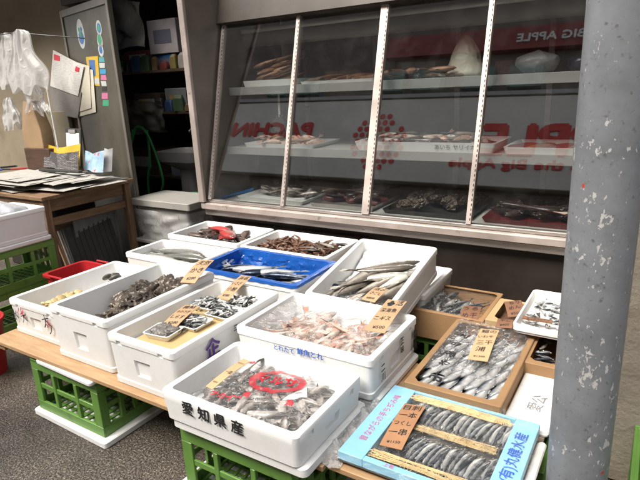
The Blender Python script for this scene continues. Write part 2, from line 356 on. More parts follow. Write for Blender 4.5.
def sign_text(s, x0, x1, z, h, mat, bold=.03):
    mb = MB(); vs, fs = text_geo(s, 1, bold); 
    X0 = min(v.x for v in vs); X1 = max(v.x for v in vs); Y1 = max(v.y for v in vs); Y0 = min(v.y for v in vs)
    vs = [Vector((x0+(v.x-X0)/(X1-X0)*(x1-x0), FY+v.z*30, z+(v.y-Y0)/(Y1-Y0)*h)) for v in vs]
    mb.add(vs, fs); mb.add([v+Vector((0, -.03, 0)) for v in vs], fs)
    o = mb.build('lettering', mat, sg, sharp=999); o.matrix_parent_inverse = sg.matrix_world.inverted(); return o
bpy.context.view_layer.update()
SRED = pm('sign_red', (.62, .035, .025), .4, .08)
sign_text('APPLE', -.05, -3.62, 4.70, .80, SRED, .045)
sign_text('in the Big Apple', -1.25, -4.25, 4.33, .30, SRED, .03)
sign_text('PACHINKO', -8.35, -12.5, 5.08, .47, SRED, .05)
mb = MB()
for i in range(-4, 5):
    for j in range(-4, 5):
        x = (i + j*.5)*.2; z = j*.175
        if .1 < math.hypot(x, z) < .80 and rnd.random() < .93:
            rad = .075
            mb.add([(-6.25+x+rad*math.cos(a*.628), FY, 5.0+z+rad*math.sin(a*.628)) for a in range(10)], [tuple(range(10))])
o = mb.build('dot_emblem', SRED, sg, sharp=999); o.matrix_parent_inverse = sg.matrix_world.inverted()
FYs = FY; FY = FY-.04
o = sign_text('BIG APPLE', -1.7, -3.2, 7.62, .22, WHITEP, .03); FY = FYs

# ------------------------------------------------------------------ grey pole
def pole_mat():
    m, n, b, o = newmat('chipped_grey_paint'); L = n.links.new
    tc = nd(n, 'ShaderNodeTexCoord'); 
    n1 = nd(n, 'ShaderNodeTexNoise', Scale=5., Detail=8., Roughness=.7); L(tc.outputs['Object'], n1.inputs[0])
    base = ramp(n, n1.outputs[0], [(.3, (.125, .132, .138)), (.5, (.175, .185, .197)), (.72, (.225, .237, .252))])
    mp = nd(n, 'ShaderNodeMapping'); L(tc.outputs['Object'], mp.inputs[0]); mp.inputs['Scale'].default_value = (1, 1, .6)
    n2 = nd(n, 'ShaderNodeTexNoise', Scale=58., Detail=10., Roughness=.66, Distortion=.2); L(mp.outputs[0], n2.inputs[0])
    n4 = nd(n, 'ShaderNodeTexNoise', Scale=4.5, Detail=3.); L(tc.outputs['Object'], n4.inputs[0])
    ad = nd(n, 'ShaderNodeMath', operation='MULTIPLY_ADD'); L(n4.outputs[0], ad.inputs[0]); ad.inputs[1].default_value = .62; L(n2.outputs[0], ad.inputs[2])
    ch = ramp(n, ad.outputs[0], [(.942, 0.), (.957, 1.)])
    mx = nd(n, 'ShaderNodeMix', data_type='RGBA'); L(ch.outputs[0], mx.inputs[0]); L(base.outputs[0], mx.inputs[6]); mx.inputs[7].default_value = (.46, .45, .44, 1)
    n3 = nd(n, 'ShaderNodeTexNoise', Scale=13., Detail=2.); L(tc.outputs['Object'], n3.inputs[0]); rr_ = ramp(n, n3.outputs[0], [(.74, 0.), (.75, 1.)])
    m2 = nd(n, 'ShaderNodeMix', data_type='RGBA'); L(rr_.outputs[0], m2.inputs[0]); L(mx.outputs[2], m2.inputs[6]); m2.inputs[7].default_value = (.42, .05, .03, 1)
    n5 = nd(n, 'ShaderNodeTexNoise', Scale=70., Detail=3.); L(tc.outputs['Object'], n5.inputs[0]); dk = ramp(n, n5.outputs[0], [(.62, 0.), (.75, .7)])
    m3 = nd(n, 'ShaderNodeMix', data_type='RGBA'); L(dk.outputs[0], m3.inputs[0]); L(m2.outputs[2], m3.inputs[6]); m3.inputs[7].default_value = (.06, .055, .05, 1)
    L(m3.outputs[2], b.inputs['Base Color']); b.inputs['Roughness'].default_value = .45
    bp = nd(n, 'ShaderNodeBump', Strength=.5, Distance=.004, invert=True); L(ch.outputs[0], bp.inputs['Height'])
    b2 = nd(n, 'ShaderNodeBump', Strength=.15, Distance=.005); L(n1.outputs[0], b2.inputs['Height']); L(bp.outputs[0], b2.inputs['Normal']); L(b2.outputs[0], b.inputs['Normal'])
    return m
po = thing('steel_pole', (-.101, 1.47, 0), 'thick grey painted steel pole with chipped white and red patches', 'pole')
MB().tube([(0, 0, z) for z in (0, .5, 1, 1.5, 2, 2.6, 3.4, 4.5)], .080, 40).build('shaft', pole_mat(), po)
MB().loft([rr(.13, .13, .1, 0, n=8), rr(.13, .13, .1, .03, n=8), rr(.10, .10, .1, .045, n=8)], 0).build('base_collar', DARK, po)

# ------------------------------------------------------------------ refrigerated display case
FX0, FX1 = -2.86, -.14
dc = thing('display_case', ((FX0+FX1)/2, 3.3, 0), 'large glass fronted refrigerated fish display case with steel mullions and brown base', 'display case')
TT = Vector((0, .33, 1.23)).normalized(); GB = Vector((0, 2.9, .70))
def gl(x, t, d=0): p = GB + TT*t; return Vector((x, p.y - TT.z*d, p.z + TT.y*d))   # on the leaning glass; d = out towards the street
GT = 1.275
BASEM = pm('brown_base_steel', (.030, .022, .018), .45, .3, 3, .05, 30, metal=.1, rvar=.1)
part(dc, 'base_panel', BASEM, lambda m: m.box(FX0, FX1, 2.93, 4.0, .04, .585, b=.006))
part(dc, 'kick_strip', DARK, lambda m: m.box(FX0+.03, FX1-.03, 2.97, 3.9, 0, .039))
part(dc, 'sill_apron', STEEL, lambda m: m.box(FX0-.005, FX1+.003, 2.875, 2.97, .586, .634, b=.004))
part(dc, 'sill', SILL, lambda m: m.box(FX0-.01, FX1+.004, 2.842, 3.0, .636, .682, b=.006))
part(dc, 'glass_track', STEEL, lambda m: m.box(FX0+.04, FX1, 2.878, 2.925, .684, .705, b=.003))
part(dc, 'deck', pm('case_deck', (.55, .55, .52), .45, .12), lambda m: m.box(FX0+.04, FX1-.03, 3.003, 3.93, .64, .672))
part(dc, 'back_wall', pm('case_back', (.24, .23, .20), .5, .25, 3, .1), lambda m: m.box(FX0+.04, FX1-.03, 3.935, 3.99, .64, 2.1))
for x0 in (-2.6, -1.95, -1.3, -.68):
    part(dc, 'back_door_frame', STEEL, lambda m: m.box(x0, x0+.035, 3.915, 3.932, .69, 1.98))
part(dc, 'top', BASEM, lambda m: m.box(FX0+.04, FX1-.03, 3.27, 3.99, 2.102, 2.14))
part(dc, 'header', pm('header_steel', (.07, .06, .05), .38, .2, 4, metal=.4), lambda m: m.add([gl(FX0, GT, .0), gl(FX1, GT, .0), gl(FX1, GT+.24, .0), gl(FX0, GT+.24, .0), gl(FX0, GT, .07), gl(FX1, GT, .07), gl(FX1, GT+.24, .07), gl(FX0, GT+.24, .07)],
     [(0, 1, 2, 3), (7, 6, 5, 4), (0, 4, 5, 1), (1, 5, 6, 2), (2, 6, 7, 3), (3, 7, 4, 0)]))
def side(m, x0, x1):
    pr = [(2.862, .69), (3.99, .69), (3.99, 2.16), (2.862, 2.2)]
    m.add([(x0, y, z) for y, z in pr]+[(x1, y, z) for y, z in pr], [(0, 1, 2, 3), (7, 6, 5, 4), (0, 4, 5, 1), (1, 5, 6, 2), (2, 6, 7, 3), (3, 7, 4, 0)])
part(dc, 'side_panel', pm('side_steel', (.24, .215, .19), .42, .15, 4, metal=.5), lambda m: side(m, FX0-.002, FX0+.022))
part(dc, 'side_panel', STEEL, lambda m: side(m, FX1-.02, FX1+.002))
part(dc, 'corner_post', SILL, lambda m: m.box(FX0-.016, FX0+.035, 2.832, 2.861, .69, 2.25, b=.004))
SLOT = pm('slot_black', (.01, .01, .01), .7, .1)
for i, x in enumerate((FX0+.055, -2.14, -1.505, -.86, FX1-.03)):
    wd = .028 if i != 2 else .05
    mp_ = part(dc, 'mullion', SILL, lambda m: m.add([gl(x+sx*wd/2, t, d) for t in (0, GT) for sx, d in ((-1, .002), (1, .002), (1, .03), (-1, .03))],
        [(3, 2, 1, 0), (4, 5, 6, 7), (0, 1, 5, 4), (1, 2, 6, 5), (2, 3, 7, 6), (3, 0, 4, 7)]))
    bpy.context.view_layer.update()
    mb = MB()
    for s in (1,):
        for k in range(46):
            t = .02 + k*.0272
            mb.add([gl(x+s*(wd/2-.006)+sx, t+tt, .0308) for sx, tt in ((-.0025, 0), (.0025, 0), (.0025, .014), (-.0025, .014))], [(0, 1, 2, 3)])
    o = mb.build('slot_row', SLOT, mp_, sharp=999); o.matrix_parent_inverse = mp_.matrix_world.inverted()
def glass_mat():
    m, n, b, o = newmat('case_glass'); L = n.links.new; n.nodes.remove(b)
    tr = nd(n, 'ShaderNodeBsdfTransparent'); tr.inputs[0].default_value = (.955, .965, .96, 1)
    g_ = nd(n, 'ShaderNodeBsdfGlossy', Roughness=.012); fr = schlick(n, .18)
    tc = nd(n, 'ShaderNodeTexCoord'); nz = nd(n, 'ShaderNodeTexNoise', Scale=6., Detail=6., Roughness=.7); L(tc.outputs['Object'], nz.inputs[0])
    sm = ramp(n, nz.outputs[0], [(.5, 0.), (.85, .02)]); df = nd(n, 'ShaderNodeBsdfDiffuse'); df.inputs[0].default_value = (.6, .6, .58, 1)
    m0 = nd(n, 'ShaderNodeMixShader'); L(sm.outputs[0], m0.inputs[0]); L(tr.outputs[0], m0.inputs[1]); L(df.outputs[0], m0.inputs[2])
    m1 = nd(n, 'ShaderNodeMixShader'); L(fr.outputs[0], m1.inputs[0]); L(m0.outputs[0], m1.inputs[1]); L(g_.outputs[0], m1.inputs[2])
    L(m1.outputs[0], o.inputs[0]); return m
GLASS = glass_mat()
gx = (FX0+.07, -2.155, -1.53, -.875, FX1-.045); g0 = (FX0+.07, -2.125, -1.48, -.845)
for i in range(4):
    x0, x1 = g0[i], gx[i+1]; dd = .004 if i % 2 else .012
    part(dc, 'glass_pane', GLASS, lambda m: m.add([gl(x, t, d) for t in (.008, GT) for x, d in ((x0, dd), (x1, dd), (x1, dd+.005), (x0, dd+.005))],
        [(3, 2, 1, 0), (4, 5, 6, 7), (0, 1, 5, 4), (1, 2, 6, 5), (2, 3, 7, 6), (3, 0, 4, 7)]), sharp=999)
SHELF = pm('shelf_white', (.34, .335, .315), .4, .1)
for z, y0 in ((1.49, 3.22), (1.06, 3.14)):
    sh = part(dc, 'shelf', SHELF, lambda m: m.box(FX0+.05, FX1-.04, y0, 3.88, z-.025, z, b=.004))
    bpy.context.view_layer.update()
    lp = part(dc, 'shelf_lip', pm('shelf_lip', (.30, .295, .28), .35, .08), lambda m: m.box(FX0+.05, FX1-.04, y0-.014, y0-.001, z-.05, z+.008, b=.002))
    for x in (-2.5, -1.2):
        br = part(dc, 'shelf_bracket', STEEL, lambda m: m.box(x, x+.02, y0+.1, 3.9, z-.06, z-.026))
lh = part(dc, 'lamp_housing', pm('lamp_housing', (.22, .215, .20), .45, .2, 4), lambda m: m.tube([(FX0+.06, 3.46, 1.855), (FX1-.05, 3.46, 1.855)], .066, 24))
part(dc, 'lamp_tube', pm('pale_tube', (.55, .55, .52), .3, .05), lambda m: m.tube([(FX0+.1, 3.36, 1.90), (FX1-.06, 3.36, 1.90)], .018, 12))

# ------------------------------------------------------------------ green crates
CW, CD, CHH = .50, .37, .27
def crate_meshes():
    P = {}
    def mk(n, fn): m = MB(); fn(m); P[n] = m.mesh(n, GREEN)
    hx, hy = CW/2, CD/2
    def ring(m, z0, z1, t):
        m.box(-hx, hx, -hy, -hy+t, z0, z1, b=.002); m.box(-hx, hx, hy-t, hy, z0, z1, b=.002)
        m.box(-hx, -hx+t, -hy+t, hy-t, z0, z1, b=.002); m.box(hx-t, hx, -hy+t, hy-t, z0, z1, b=.002)
    mk('top_rim', lambda m: (ring(m, CHH-.048, CHH, .012), ring(m, CHH-.012, CHH-.001, .022)))
    mk('base_rim', lambda m: ring(m, 0, .05, .013))
    mk('corner_post', lambda m: (m.box(0, .05, 0, .013, .05, CHH-.048, b=.002), m.box(0, .013, .013, .042, .05, CHH-.048, b=.002)))
    mk('rib', lambda m: m.box(-.011, .011, 0, .016, .05, CHH-.048, b=.002))
    mk('rail_long', lambda m: m.box(-hx+.05, hx-.05, .003, .012, .125, .15, b=.002))
    mk('rail_short', lambda m: m.box(-hy+.042, hy-.042, .003, .012, .125, .15, b=.002))
    def fl(m):
        for k in range(9): m.box(-hx+.013, hx-.013, -hy+.02+k*.04, -hy+.032+k*.04, .006, .014)
        for k in range(11): m.box(-hx+.03+k*.043, -hx+.04+k*.043, -hy+.014, hy-.014, .0145, .0205)
    mk('floor_grid', fl)
    return P
CM = crate_meshes()
def crate(loc, label, rz=0, group='green crates propping up the stall'):
    t = thing('green_crate', loc, label, 'crate', group, rz); hx, hy = CW/2, CD/2
    inst('top_rim', CM['top_rim'], t); inst('base_rim', CM['base_rim'], t); inst('floor_grid', CM['floor_grid'], t)
    for x, y, a, sx in ((-hx, -hy, 0, 1), (hx, -hy, 0, -1), (hx, hy, 180, 1), (-hx, hy, 180, -1)): inst('corner_post', CM['corner_post'], t, (x, y, 0), (0, 0, R(a)), (sx, 1, 1))
    for s, a in ((-1, 0), (1, 180)):
        for x in (-.085, .085) : inst('rib', CM['rib'], t, (x, s*hy, 0), (0, 0, R(a)))
        inst('rail', CM['rail_long'], t, (0, s*hy, 0), (0, 0, R(a)))
    for s, a in ((-1, -90), (1, 90)):
        for y in (-.07, 0, .07): inst('rib', CM['rib'], t, (s*hx, y, 0), (0, 0, R(a)))
        inst('rail', CM['rail_short'], t, (s*hx, 0, 0), (0, 0, R(a)))
        inst('rail', CM['rail_short'], t, (s*hx, 0, .06), (0, 0, R(a)))
    return t
def slab(loc, sx, sy, sz, label, name='foam_slab', mat=FOAM, rz=0, cat='foam slab', rot=None):
    m = MB().loft([rr(sx/2-.004, sy/2-.004, .012, 0), rr(sx/2, sy/2, .014, .004), rr(sx/2, sy/2, .014, sz-.004), rr(sx/2-.004, sy/2-.004, .012, sz)])
    o = m.build(name, mat, None, loc, rot or (0, 0, rz)); return tag(o, label, cat)
ZP = .34
slab((-2.19, 1.395, 0), .56, .46, .03, 'white foam slab on the ground under the crate below the oyster box', rz=R(-1))
crate((-2.20, 1.375, .0305), 'green plastic crate on a foam slab holding up the end of the plank')
tag(MB().loft([rr(.21, .05, .012, 0), rr(.213, .053, .014, .004), rr(.213, .053, .014, .0145), rr(.21, .05, .012, .0185)]).build('foam_strip', FOAM, None, (-2.16, 1.222, .3012), (0, 0, R(-2))), 'white foam strip wedged between crate and wooden plank', 'foam strip')
slab((-1.14, 1.32, 0), .60, .46, .04, 'white foam slab on the ground under the crate below the kanji box')
crate((-1.13, 1.32, .0405), 'green plastic crate on a foam slab beneath the box with black kanji')
crate((-2.3, 2.35, .0), 'green plastic crate at the back under the stall, close to the wooden table')
crate((-1.55, 2.35, .0), 'green plastic crate at the back under the middle of the stall')
crate((-.80, 2.5, .0), 'green plastic crate under the brown cardboard boxes by the case')
crate((-.42, 2.45, .0), 'green plastic crate under the small white box by the pillar', rz=R(90))
crate((-.45, 1.75, .0), 'green plastic crate under the end of the stall beside the grey pole', group='green crates propping up the stall')
crate((.285, 1.80, .0), 'brighter green crate standing beside the concrete wall past the pole', rz=R(0))

# planks that carry the boxes
PINE = wood_mat('pine', (.34, .20, .095), (.52, .345, .19), 'x')
def plank(x0, x1, y0, y1, label, z1=ZP, t=.020):
    m = MB().box(-(x1-x0)/2, (x1-x0)/2, -(y1-y0)/2, (y1-y0)/2, 0, t, b=.002)
    tag(m.build('plank', PINE, None, ((x0+x1)/2, (y0+y1)/2, z1-t)), label, 'plank', 'planks carrying the fish boxes')
plank(-2.76, -.79, 1.18, 1.425, 'front pine plank on green crates carrying the foam boxes')
plank(-2.76, -.22, 1.65, 1.92, 'second pine plank under the backs of the foam boxes')
plank(-2.84, -1.0, 2.06, 2.34, 'third pine plank under the boxes near the display case')
plank(-2.84, -1.0, 2.50, 2.80, 'rear pine plank along the foot of the display case')
plank(-.785, -.20, 1.20, 1.425, 'short pine plank under the blue tray of dried fish')
for x, y0, y1 in ((-2.72, 1.2, 2.8), (-1.02, 1.2, 2.8)):
    m = MB().box(-.03, .03, -(y1-y0)/2, (y1-y0)/2, 0, .04, b=.002)
    tag(m.build('cross_beam', PINE, None, (x, (y0+y1)/2, ZP-.020-.041)), 'wooden cross beam under the planks by the '+('wooden table' if x < -2 else 'cardboard boxes'), 'beam')

# ------------------------------------------------------------------ foam boxes
def foam_box(name, x0, x1, y0, y1, z0, z1, label, mat=FOAM, wall=.027, grips='fb', rot=(0, 0, 0), floor=.03, pivot=None, cat='foam box', group=None, lip=1.):
    w_, l_, h = x1-x0, y1-y0, z1-z0; hx, hy = w_/2, l_/2; r = .022
    rings = [rr(hx-.012, hy-.012, r, 0), rr(hx-.007, hy-.007, r, .004), rr(hx-.006, hy-.006, r, .026), rr(hx-.006-.004*lip, hy-.006-.004*lip, r, .029), rr(hx-.004*lip-.0005, hy-.004*lip-.0005, r, h-.034), rr(hx-.0005, hy-.0005, r, h-.034+.004*lip),
             rr(hx, hy, r, h-.005), rr(hx-.002, hy-.002, r, h-.0015), rr(hx-.005, hy-.005, r, h), rr(hx-wall+.005, hy-wall+.005, r*.8, h), rr(hx-wall+.001, hy-wall+.001, r*.8, h-.002), rr(hx-wall, hy-wall, r*.8, h-.006),
             rr(hx-wall-.002, hy-wall-.002, r*.8, floor+.012), rr(hx-wall-.006, hy-wall-.006, r*.8, floor+.004), rr(hx-wall-.014, hy-wall-.014, r*.6, floor)]
    o = MB().loft(rings).build(name, mat, None, ((x0+x1)/2, (y0+y1)/2, z0), rot)
    bpy.context.view_layer.update()
    c = MB()
    for s in [k for k in grips if k in 'fb']:
        sy = -1 if s == 'f' else 1
        a = [(-.05, h*.62), (.05, h*.62), (.042, h*.28), (-.042, h*.28)]
        ys = (sy*(hy+.01), sy*(hy-.018))
        c.add([(x, ys[0], z) for x, z in a]+[(x*.9, ys[1], z-(.006 if z > h*.5 else 0)) for x, z in a], [(0, 1, 2, 3), (7, 6, 5, 4), (0, 4, 5, 1), (1, 5, 6, 2), (2, 6, 7, 3), (3, 7, 4, 0)])
        for x in (-hx*.62, hx*.62): c.box(x-.013, x+.013, min(sy*hy-.008, sy*hy+.008), max(sy*hy-.008, sy*hy+.008), h-.040, h-.020)
    for s in [k for k in grips if k in 'lr']:
        sx = -1 if s == 'l' else 1
        a = [(-.05, h*.62), (.05, h*.62), (.042, h*.28), (-.042, h*.28)]; xs = (sx*(hx+.01), sx*(hx-.018))
        c.add([(xs[0], y, z) for y, z in a]+[(xs[1], y*.9, z-(.006 if z > h*.5 else 0)) for y, z in a], [(0, 1, 2, 3), (7, 6, 5, 4), (0, 4, 5, 1), (1, 5, 6, 2), (2, 6, 7, 3), (3, 7, 4, 0)])
        for y in (-hy*.62, hy*.62): c.box(min(sx*hx-.008, sx*hx+.008), max(sx*hx-.008, sx*hx+.008), y-.013, y+.013, h-.040, h-.020)
    if c.v: boolean(o, c)
    return tag(o, label, cat, group)
def foam_lid(x0, x1, y0, y1, z0, h, label, mat=FOAM):
    hx, hy = (x1-x0)/2, (y1-y0)/2; r = .022
    o = MB().loft([rr(hx-.006, hy-.006, r, 0), rr(hx, hy, r, .006), rr(hx, hy, r, h-.005), rr(hx-.005, hy-.005, r, h)]).build('foam_board', mat, None, ((x0+x1)/2, (y0+y1)/2, z0))
    return tag(o, label, 'foam lid')
bA = foam_box('foam_box', -2.735, -2.305, 1.285, 1.945, ZP, .525, 'white foam box of pale clams with red and black brush marks on its end')
bB = foam_box('foam_box', -2.285, -1.872, 1.235, 1.905, ZP, .590, 'tall white foam box filled with dark rough oysters')
bC = foam_box('foam_box', -1.838, -1.448, 1.205, 1.885, ZP, .563, 'white foam box holding small trays of tiny fish on yellow paper', grips='fb')
lD = foam_lid(-1.375, -.80, 1.10, 1.51, .3415, .038, 'white foam lid upside down beneath the box with black kanji')
bD = foam_box('foam_box', -1.395, -.812, 1.085, 1.50, .380, .497, 'white foam box with black kanji on its front holding bagged grey fish', grips='lr', floor=.02, lip=0.)
lJ = foam_lid(-1.41, -.775, 1.545, 1.955, ZP+.001, .028, 'white foam lid beneath the box of pink fish')
bJ = foam_box('foam_box', -1.425, -.785, 1.525, 1.955, .3695, .543, 'white foam box of pink fish in clear plastic with small blue print', grips='r', floor=.03)
bE = foam_box('foam_box', -2.85, -2.235, 2.10, 2.43, ZP, .515, 'white foam box with a long pale silver fish', grips='')
bF = foam_box('foam_box', -2.84, -2.20, 2.455, 2.86, ZP, .545, 'white foam box with a red fish on dark fish at the case foot', grips='')
bG = foam_box('foam_box', -2.165, -1.525, 2.43, 2.84, ZP, .550, 'white foam box of brown shrimp at the case foot', grips='')
bH = foam_box('foam_box', -2.125, -1.43, 1.99, 2.40, ZP, .545, 'white foam box lined with blue plastic and silver mackerel', grips='')
foam_box('foam_box', -1.345, -.905, 2.34, 2.78, ZP, .47, 'grey white foam box propping up the tilted box of large fish', mat=FOAM_OLD, grips='')
TI = math.atan2(.115, .60)
bI = foam_box('foam_box', -1.365, -.915, 1.975, 2.585, .375, .535, 'tilted worn white foam box of large grey fish on ice', mat=foam_mat('foam_grey', (.74, .735, .72), .3), grips='', rot=(0, 0, 0))
bI.matrix_world = Matrix.Translation((-1.14, 1.985, .385)) @ Matrix.Rotation(TI, 4, 'X') @ Matrix.Translation((0, .305, 0))
MI = bI.matrix_world.copy()

# writing on the boxes
XR, ZU = (1, 0, 0), (0, 0, 1)
def on_front(o, s, px_, size, mat, dy=0, **k):
    p = pY(px_[0], px_[1], o.location.y-o['hy'] if 'hy' in o.keys() else dy); q = p-Vector(o.location)
    return lettering(o, s, size, frame((q.x, q.y-.0015, q.z), XR, ZU), mat, **k)
for i, (ch, cx_, cz) in enumerate((('愛', 202, 409), ('知', 206, 416), ('県', 220, 424), ('産', 235, 430))):
    pass
p0, p1 = pY(189, 405, 1.092), pY(239, 428, 1.092)
for i, ch in enumerate('愛知県産'):
    x = p0.x + (p1.x-p0.x)*i/3; z = (p0.z+p1.z)/2
    lettering(bD, ch, .056, frame((x-bD.location.x, 1.0838-bD.location.y, z-bD.location.z), XR, ZU), INK, bold=.022, squash=.95)
pA = pY(20, 315, 1.29); q = pA-Vector(bA.location)
for ch, (x, y), sz, m, a in (('水', (15, 314), .065, INK, 14), ('ハ', (20, 311), .06, RED, -8), ('大', (24, 317), .06, INK, 20), ('人', (23, 313), .05, RED, -20), ('太', (46, 321), .07, INK, 18), ('ホ', (48, 324), .055, RED, -14), ('ノ', (51, 330), .06, INK, 10)):
    q = pY(x, y, 1.283)-Vector(bA.location)
    lettering(bA, ch, sz, frame((q.x, q.y, q.z), (math.cos(R(a)), 0, math.sin(R(a))), (-math.sin(R(a)), 0, math.cos(R(a)))), m, bold=.0)
for s, (x, y), sz in (('とれたて', (284, 349), .026), ('鮮魚とれ', (310, 354), .030)):
    q = pY(x, y, 1.522)-Vector(bJ.location); lettering(bJ, s, sz, frame(q, XR, ZU), BLUEINK, bold=.02)
YF = (0, 1, 0)
for s, (x, y), sz in (('二川', (383, 372), .036), ('正味', (402, 345), .034), ('鮮魚', (415, 340), .05)):
    q = pX(x, y, -.7835)-Vector(bJ.location); lettering(bJ, s, sz, frame(q, YF, ZU), INK, vertical=True, bold=.03)
q = pX(213, 347, -1.4465)-Vector(bC.location); lettering(bC, '企', .085, frame(q, YF, ZU), PURPLE, bold=.04)
q = pX(238, 326, -1.4465)-Vector(bC.location); lettering(bC, '三一', .03, frame(q, YF, ZU), INK, bold=.02)

# ------------------------------------------------------------------ fish
PROF = [(0, .05), (.03, .30), (.09, .58), (.2, .86), (.34, 1.), (.5, .95), (.66, .72), (.8, .43), (.92, .2), (1, .15)]
EYE = pm('fish_eye', (.02, .018, .015), .15, .1); EYEW = pm('fish_eye_ring', (.5, .48, .42), .2, .1)
def fish_mesh(name, L, H, T, mat, bend=0., fork=.5, fin=.35, n=10, finmat=None, big=False, zb=0., pect=False, spiny=False):
    mb = MB(); rings = []; BL = .82*L
    def cen(t): return (bend*(t-.35)**2, zb*(t-.4)**2)
    for t, h in PROF:
        cy, cz = cen(t); wy = H/2*h; wz = T/2*min(1, h*1.06)*(1 if t > .05 else .8)
        rings.append([(t*BL, cy+wy*math.cos(2*math.pi*k/n), cz+wz*math.sin(2*math.pi*k/n)) for k in range(n)])
    mb.loft(rings, 0)
    fm = 1
    cy, cz = cen(1); b0 = H*.075
    tl = L-BL
    ty, tz = cen(1.2)
    mb.add([(BL-.01*L, cy-b0, cz), (BL-.01*L, cy+b0, cz), (BL+tl*.45, cy+H*.16, cz), (BL+tl, ty+H*.42, tz), (BL+tl*(1-fork), ty, tz), (BL+tl, ty-H*.42, tz), (BL+tl*.45, cy-H*.16, cz)], [(0, 1, 2, 4), (2, 3, 4), (0, 4, 6), (6, 4, 5)], fm)
    def ridge(t0, t1, s, hh, k=5, rake=.06):
        vs = []
        for i in range(k+1):
            t = t0+(t1-t0)*i/k; h = next(a[1]+(b[1]-a[1])*(t-a[0])/(b[0]-a[0]) for a, b in zip(PROF, PROF[1:]) if a[0] <= t <= b[0])
            cy, cz = cen(t); prof = math.sin(math.pi*min(1, (i/k)**.6*1.0)) if not spiny else (1-.6*i/k)*(.8+.2*(i % 2))
            vs += [(t*BL, cy+s*H/2*h*.93, cz), (t*BL+rake*BL, cy+s*(H/2*h+hh*max(.1, prof)), cz+.002*(i % 2))]
        mb.add(vs, [(2*i, 2*i+2, 2*i+3, 2*i+1) for i in range(k)], fm)
    if fin: ridge(.36, .62, 1, H*fin); ridge(.62, .84, -1, H*fin*.5); ridge(.38, .46, -1, H*fin*.6, 3)
    for s in (1, -1):           # gill plate and pectoral fin
        if fin or pect:
            k = 1.0 if not pect else 2.2
            mb.add([(BL*.24, -H*.12, s*T*.46), (BL*.25, -H*.02, s*T*.47), (BL*(.24+.14*k), -H*.04*k, s*T*.52), (BL*(.24+.11*k), -H*.22*k, s*T*.46)], [(0, 1, 2, 3)], fm)
    ey = H*.10; er = max(.0022, H*.085)
    for s in (1, -1):
        zz = s*T*.30
        for rad, zo, mi in ((er*1.35, 0, 2), (er*.85, er*.35, 3)):
            vs = [(BL*.085+rad*math.cos(a*1.047), ey+rad*math.sin(a*1.047), zz+s*zo) for a in range(6)]+[(BL*.085, ey, zz+s*(zo+rad*.5))]
            mb.add(vs, [(a, (a+1) % 6, 6) for a in range(6)], mi)
    vs = [(v[0]-L*.5, v[1], v[2]) for v in mb.v]; mb.v = vs
    return mb.mesh(name, [mat, finmat or mat, EYEW, EYE], 60)
FISHN = [0]
def put(me, name, loc, yaw, label, cat, group, roll=0., pitch=0., M=None, flip=False):
    o = inst(name, me)
    m = Matrix.Translation(loc) @ Matrix.Rotation(yaw, 4, 'Z') @ Matrix.Rotation(pitch, 4, 'Y') @ Matrix.Rotation(roll + (math.pi if flip else 0), 4, 'X')
    o.matrix_world = (M @ m) if M else m
    return tag(o, label, cat, group)

GRY = fish_mat('grey_fish', (.035, .026, .021), (.175, .143, .12), (.50, .455, .41), .18, .2, .55)
PNK = fish_mat('pink_fish', (.40, .235, .17), (.53, .40, .315), (.64, .55, .47), .22, .05, .4, 22)
PFIN = pm('pink_fin', (.50, .27, .20), .4, .3, 30)
BIGG = fish_mat('large_grey_fish', (.10, .085, .07), (.33, .295, .25), (.58, .55, .49), .2, .2, .5, 14)
PALE = fish_mat('pale_silver_fish', (.11, .11, .095), (.28, .275, .25), (.58, .57, .52), .18, .3, .4, 10)
REDF = fish_mat('red_fish', (.34, .035, .03), (.38, .08, .07), (.45, .24, .21), .28, .05, .3, 18)
DKF = fish_mat('dark_fish', (.018, .012, .010), (.05, .030, .025), (.12, .085, .07), .25, .05, .45, 18)
BLU = fish_mat('blue_mackerel', (.012, .02, .04), (.18, .21, .25), (.50, .51, .50), .18, .4, .5, 20)
DRY = fish_mat('dried_sardine', (.016, .02, .027), (.14, .155, .17), (.46, .455, .42), .25, .35, .4, 40)
DRYB = fish_mat('dried_horse_mackerel', (.022, .028, .042), (.20, .22, .25), (.58, .58, .56), .22, .35, .3, 40, sh=.12)
TINY = fish_mat('tiny_silver_fish', (.05, .055, .06), (.30, .31, .31), (.62, .62, .60), .25, .35, .5, 60)

def heap(n, x0, x1, y0, y1, z0, dz, layers, meshes, name, label, cat, group, yaw=None, M=None, r=rnd, dome=.0, roll=.5, pitch=.12):
    """loosely layered pile: each layer a jittered grid"""
    per = max(1, n//layers)
    for l in range(layers):
        ins = .04*l*dome
        nx = max(1, round(math.sqrt(per*(x1-x0)/(y1-y0)))); ny = max(1, -(-per//nx))
        for k in range(per):
            i, j = k % nx, k//nx
            x = x0+ins+(i+.5+r.uniform(-.35, .35))/nx*(x1-x0-2*ins); y = y0+ins+(j+.5+r.uniform(-.35, .35))/ny*(y1-y0-2*ins)
            a = r.uniform(0, 6.28) if yaw is None else yaw + r.gauss(0, .35) + (math.pi if r.random() < .3 else 0)
            put(r.choice(meshes), name, (x, y, z0+dz*(l+.5)+r.uniform(-.002, .003)), a, label, cat, group, r.uniform(-roll, roll), r.uniform(-pitch, pitch), M, r.random() < .4)

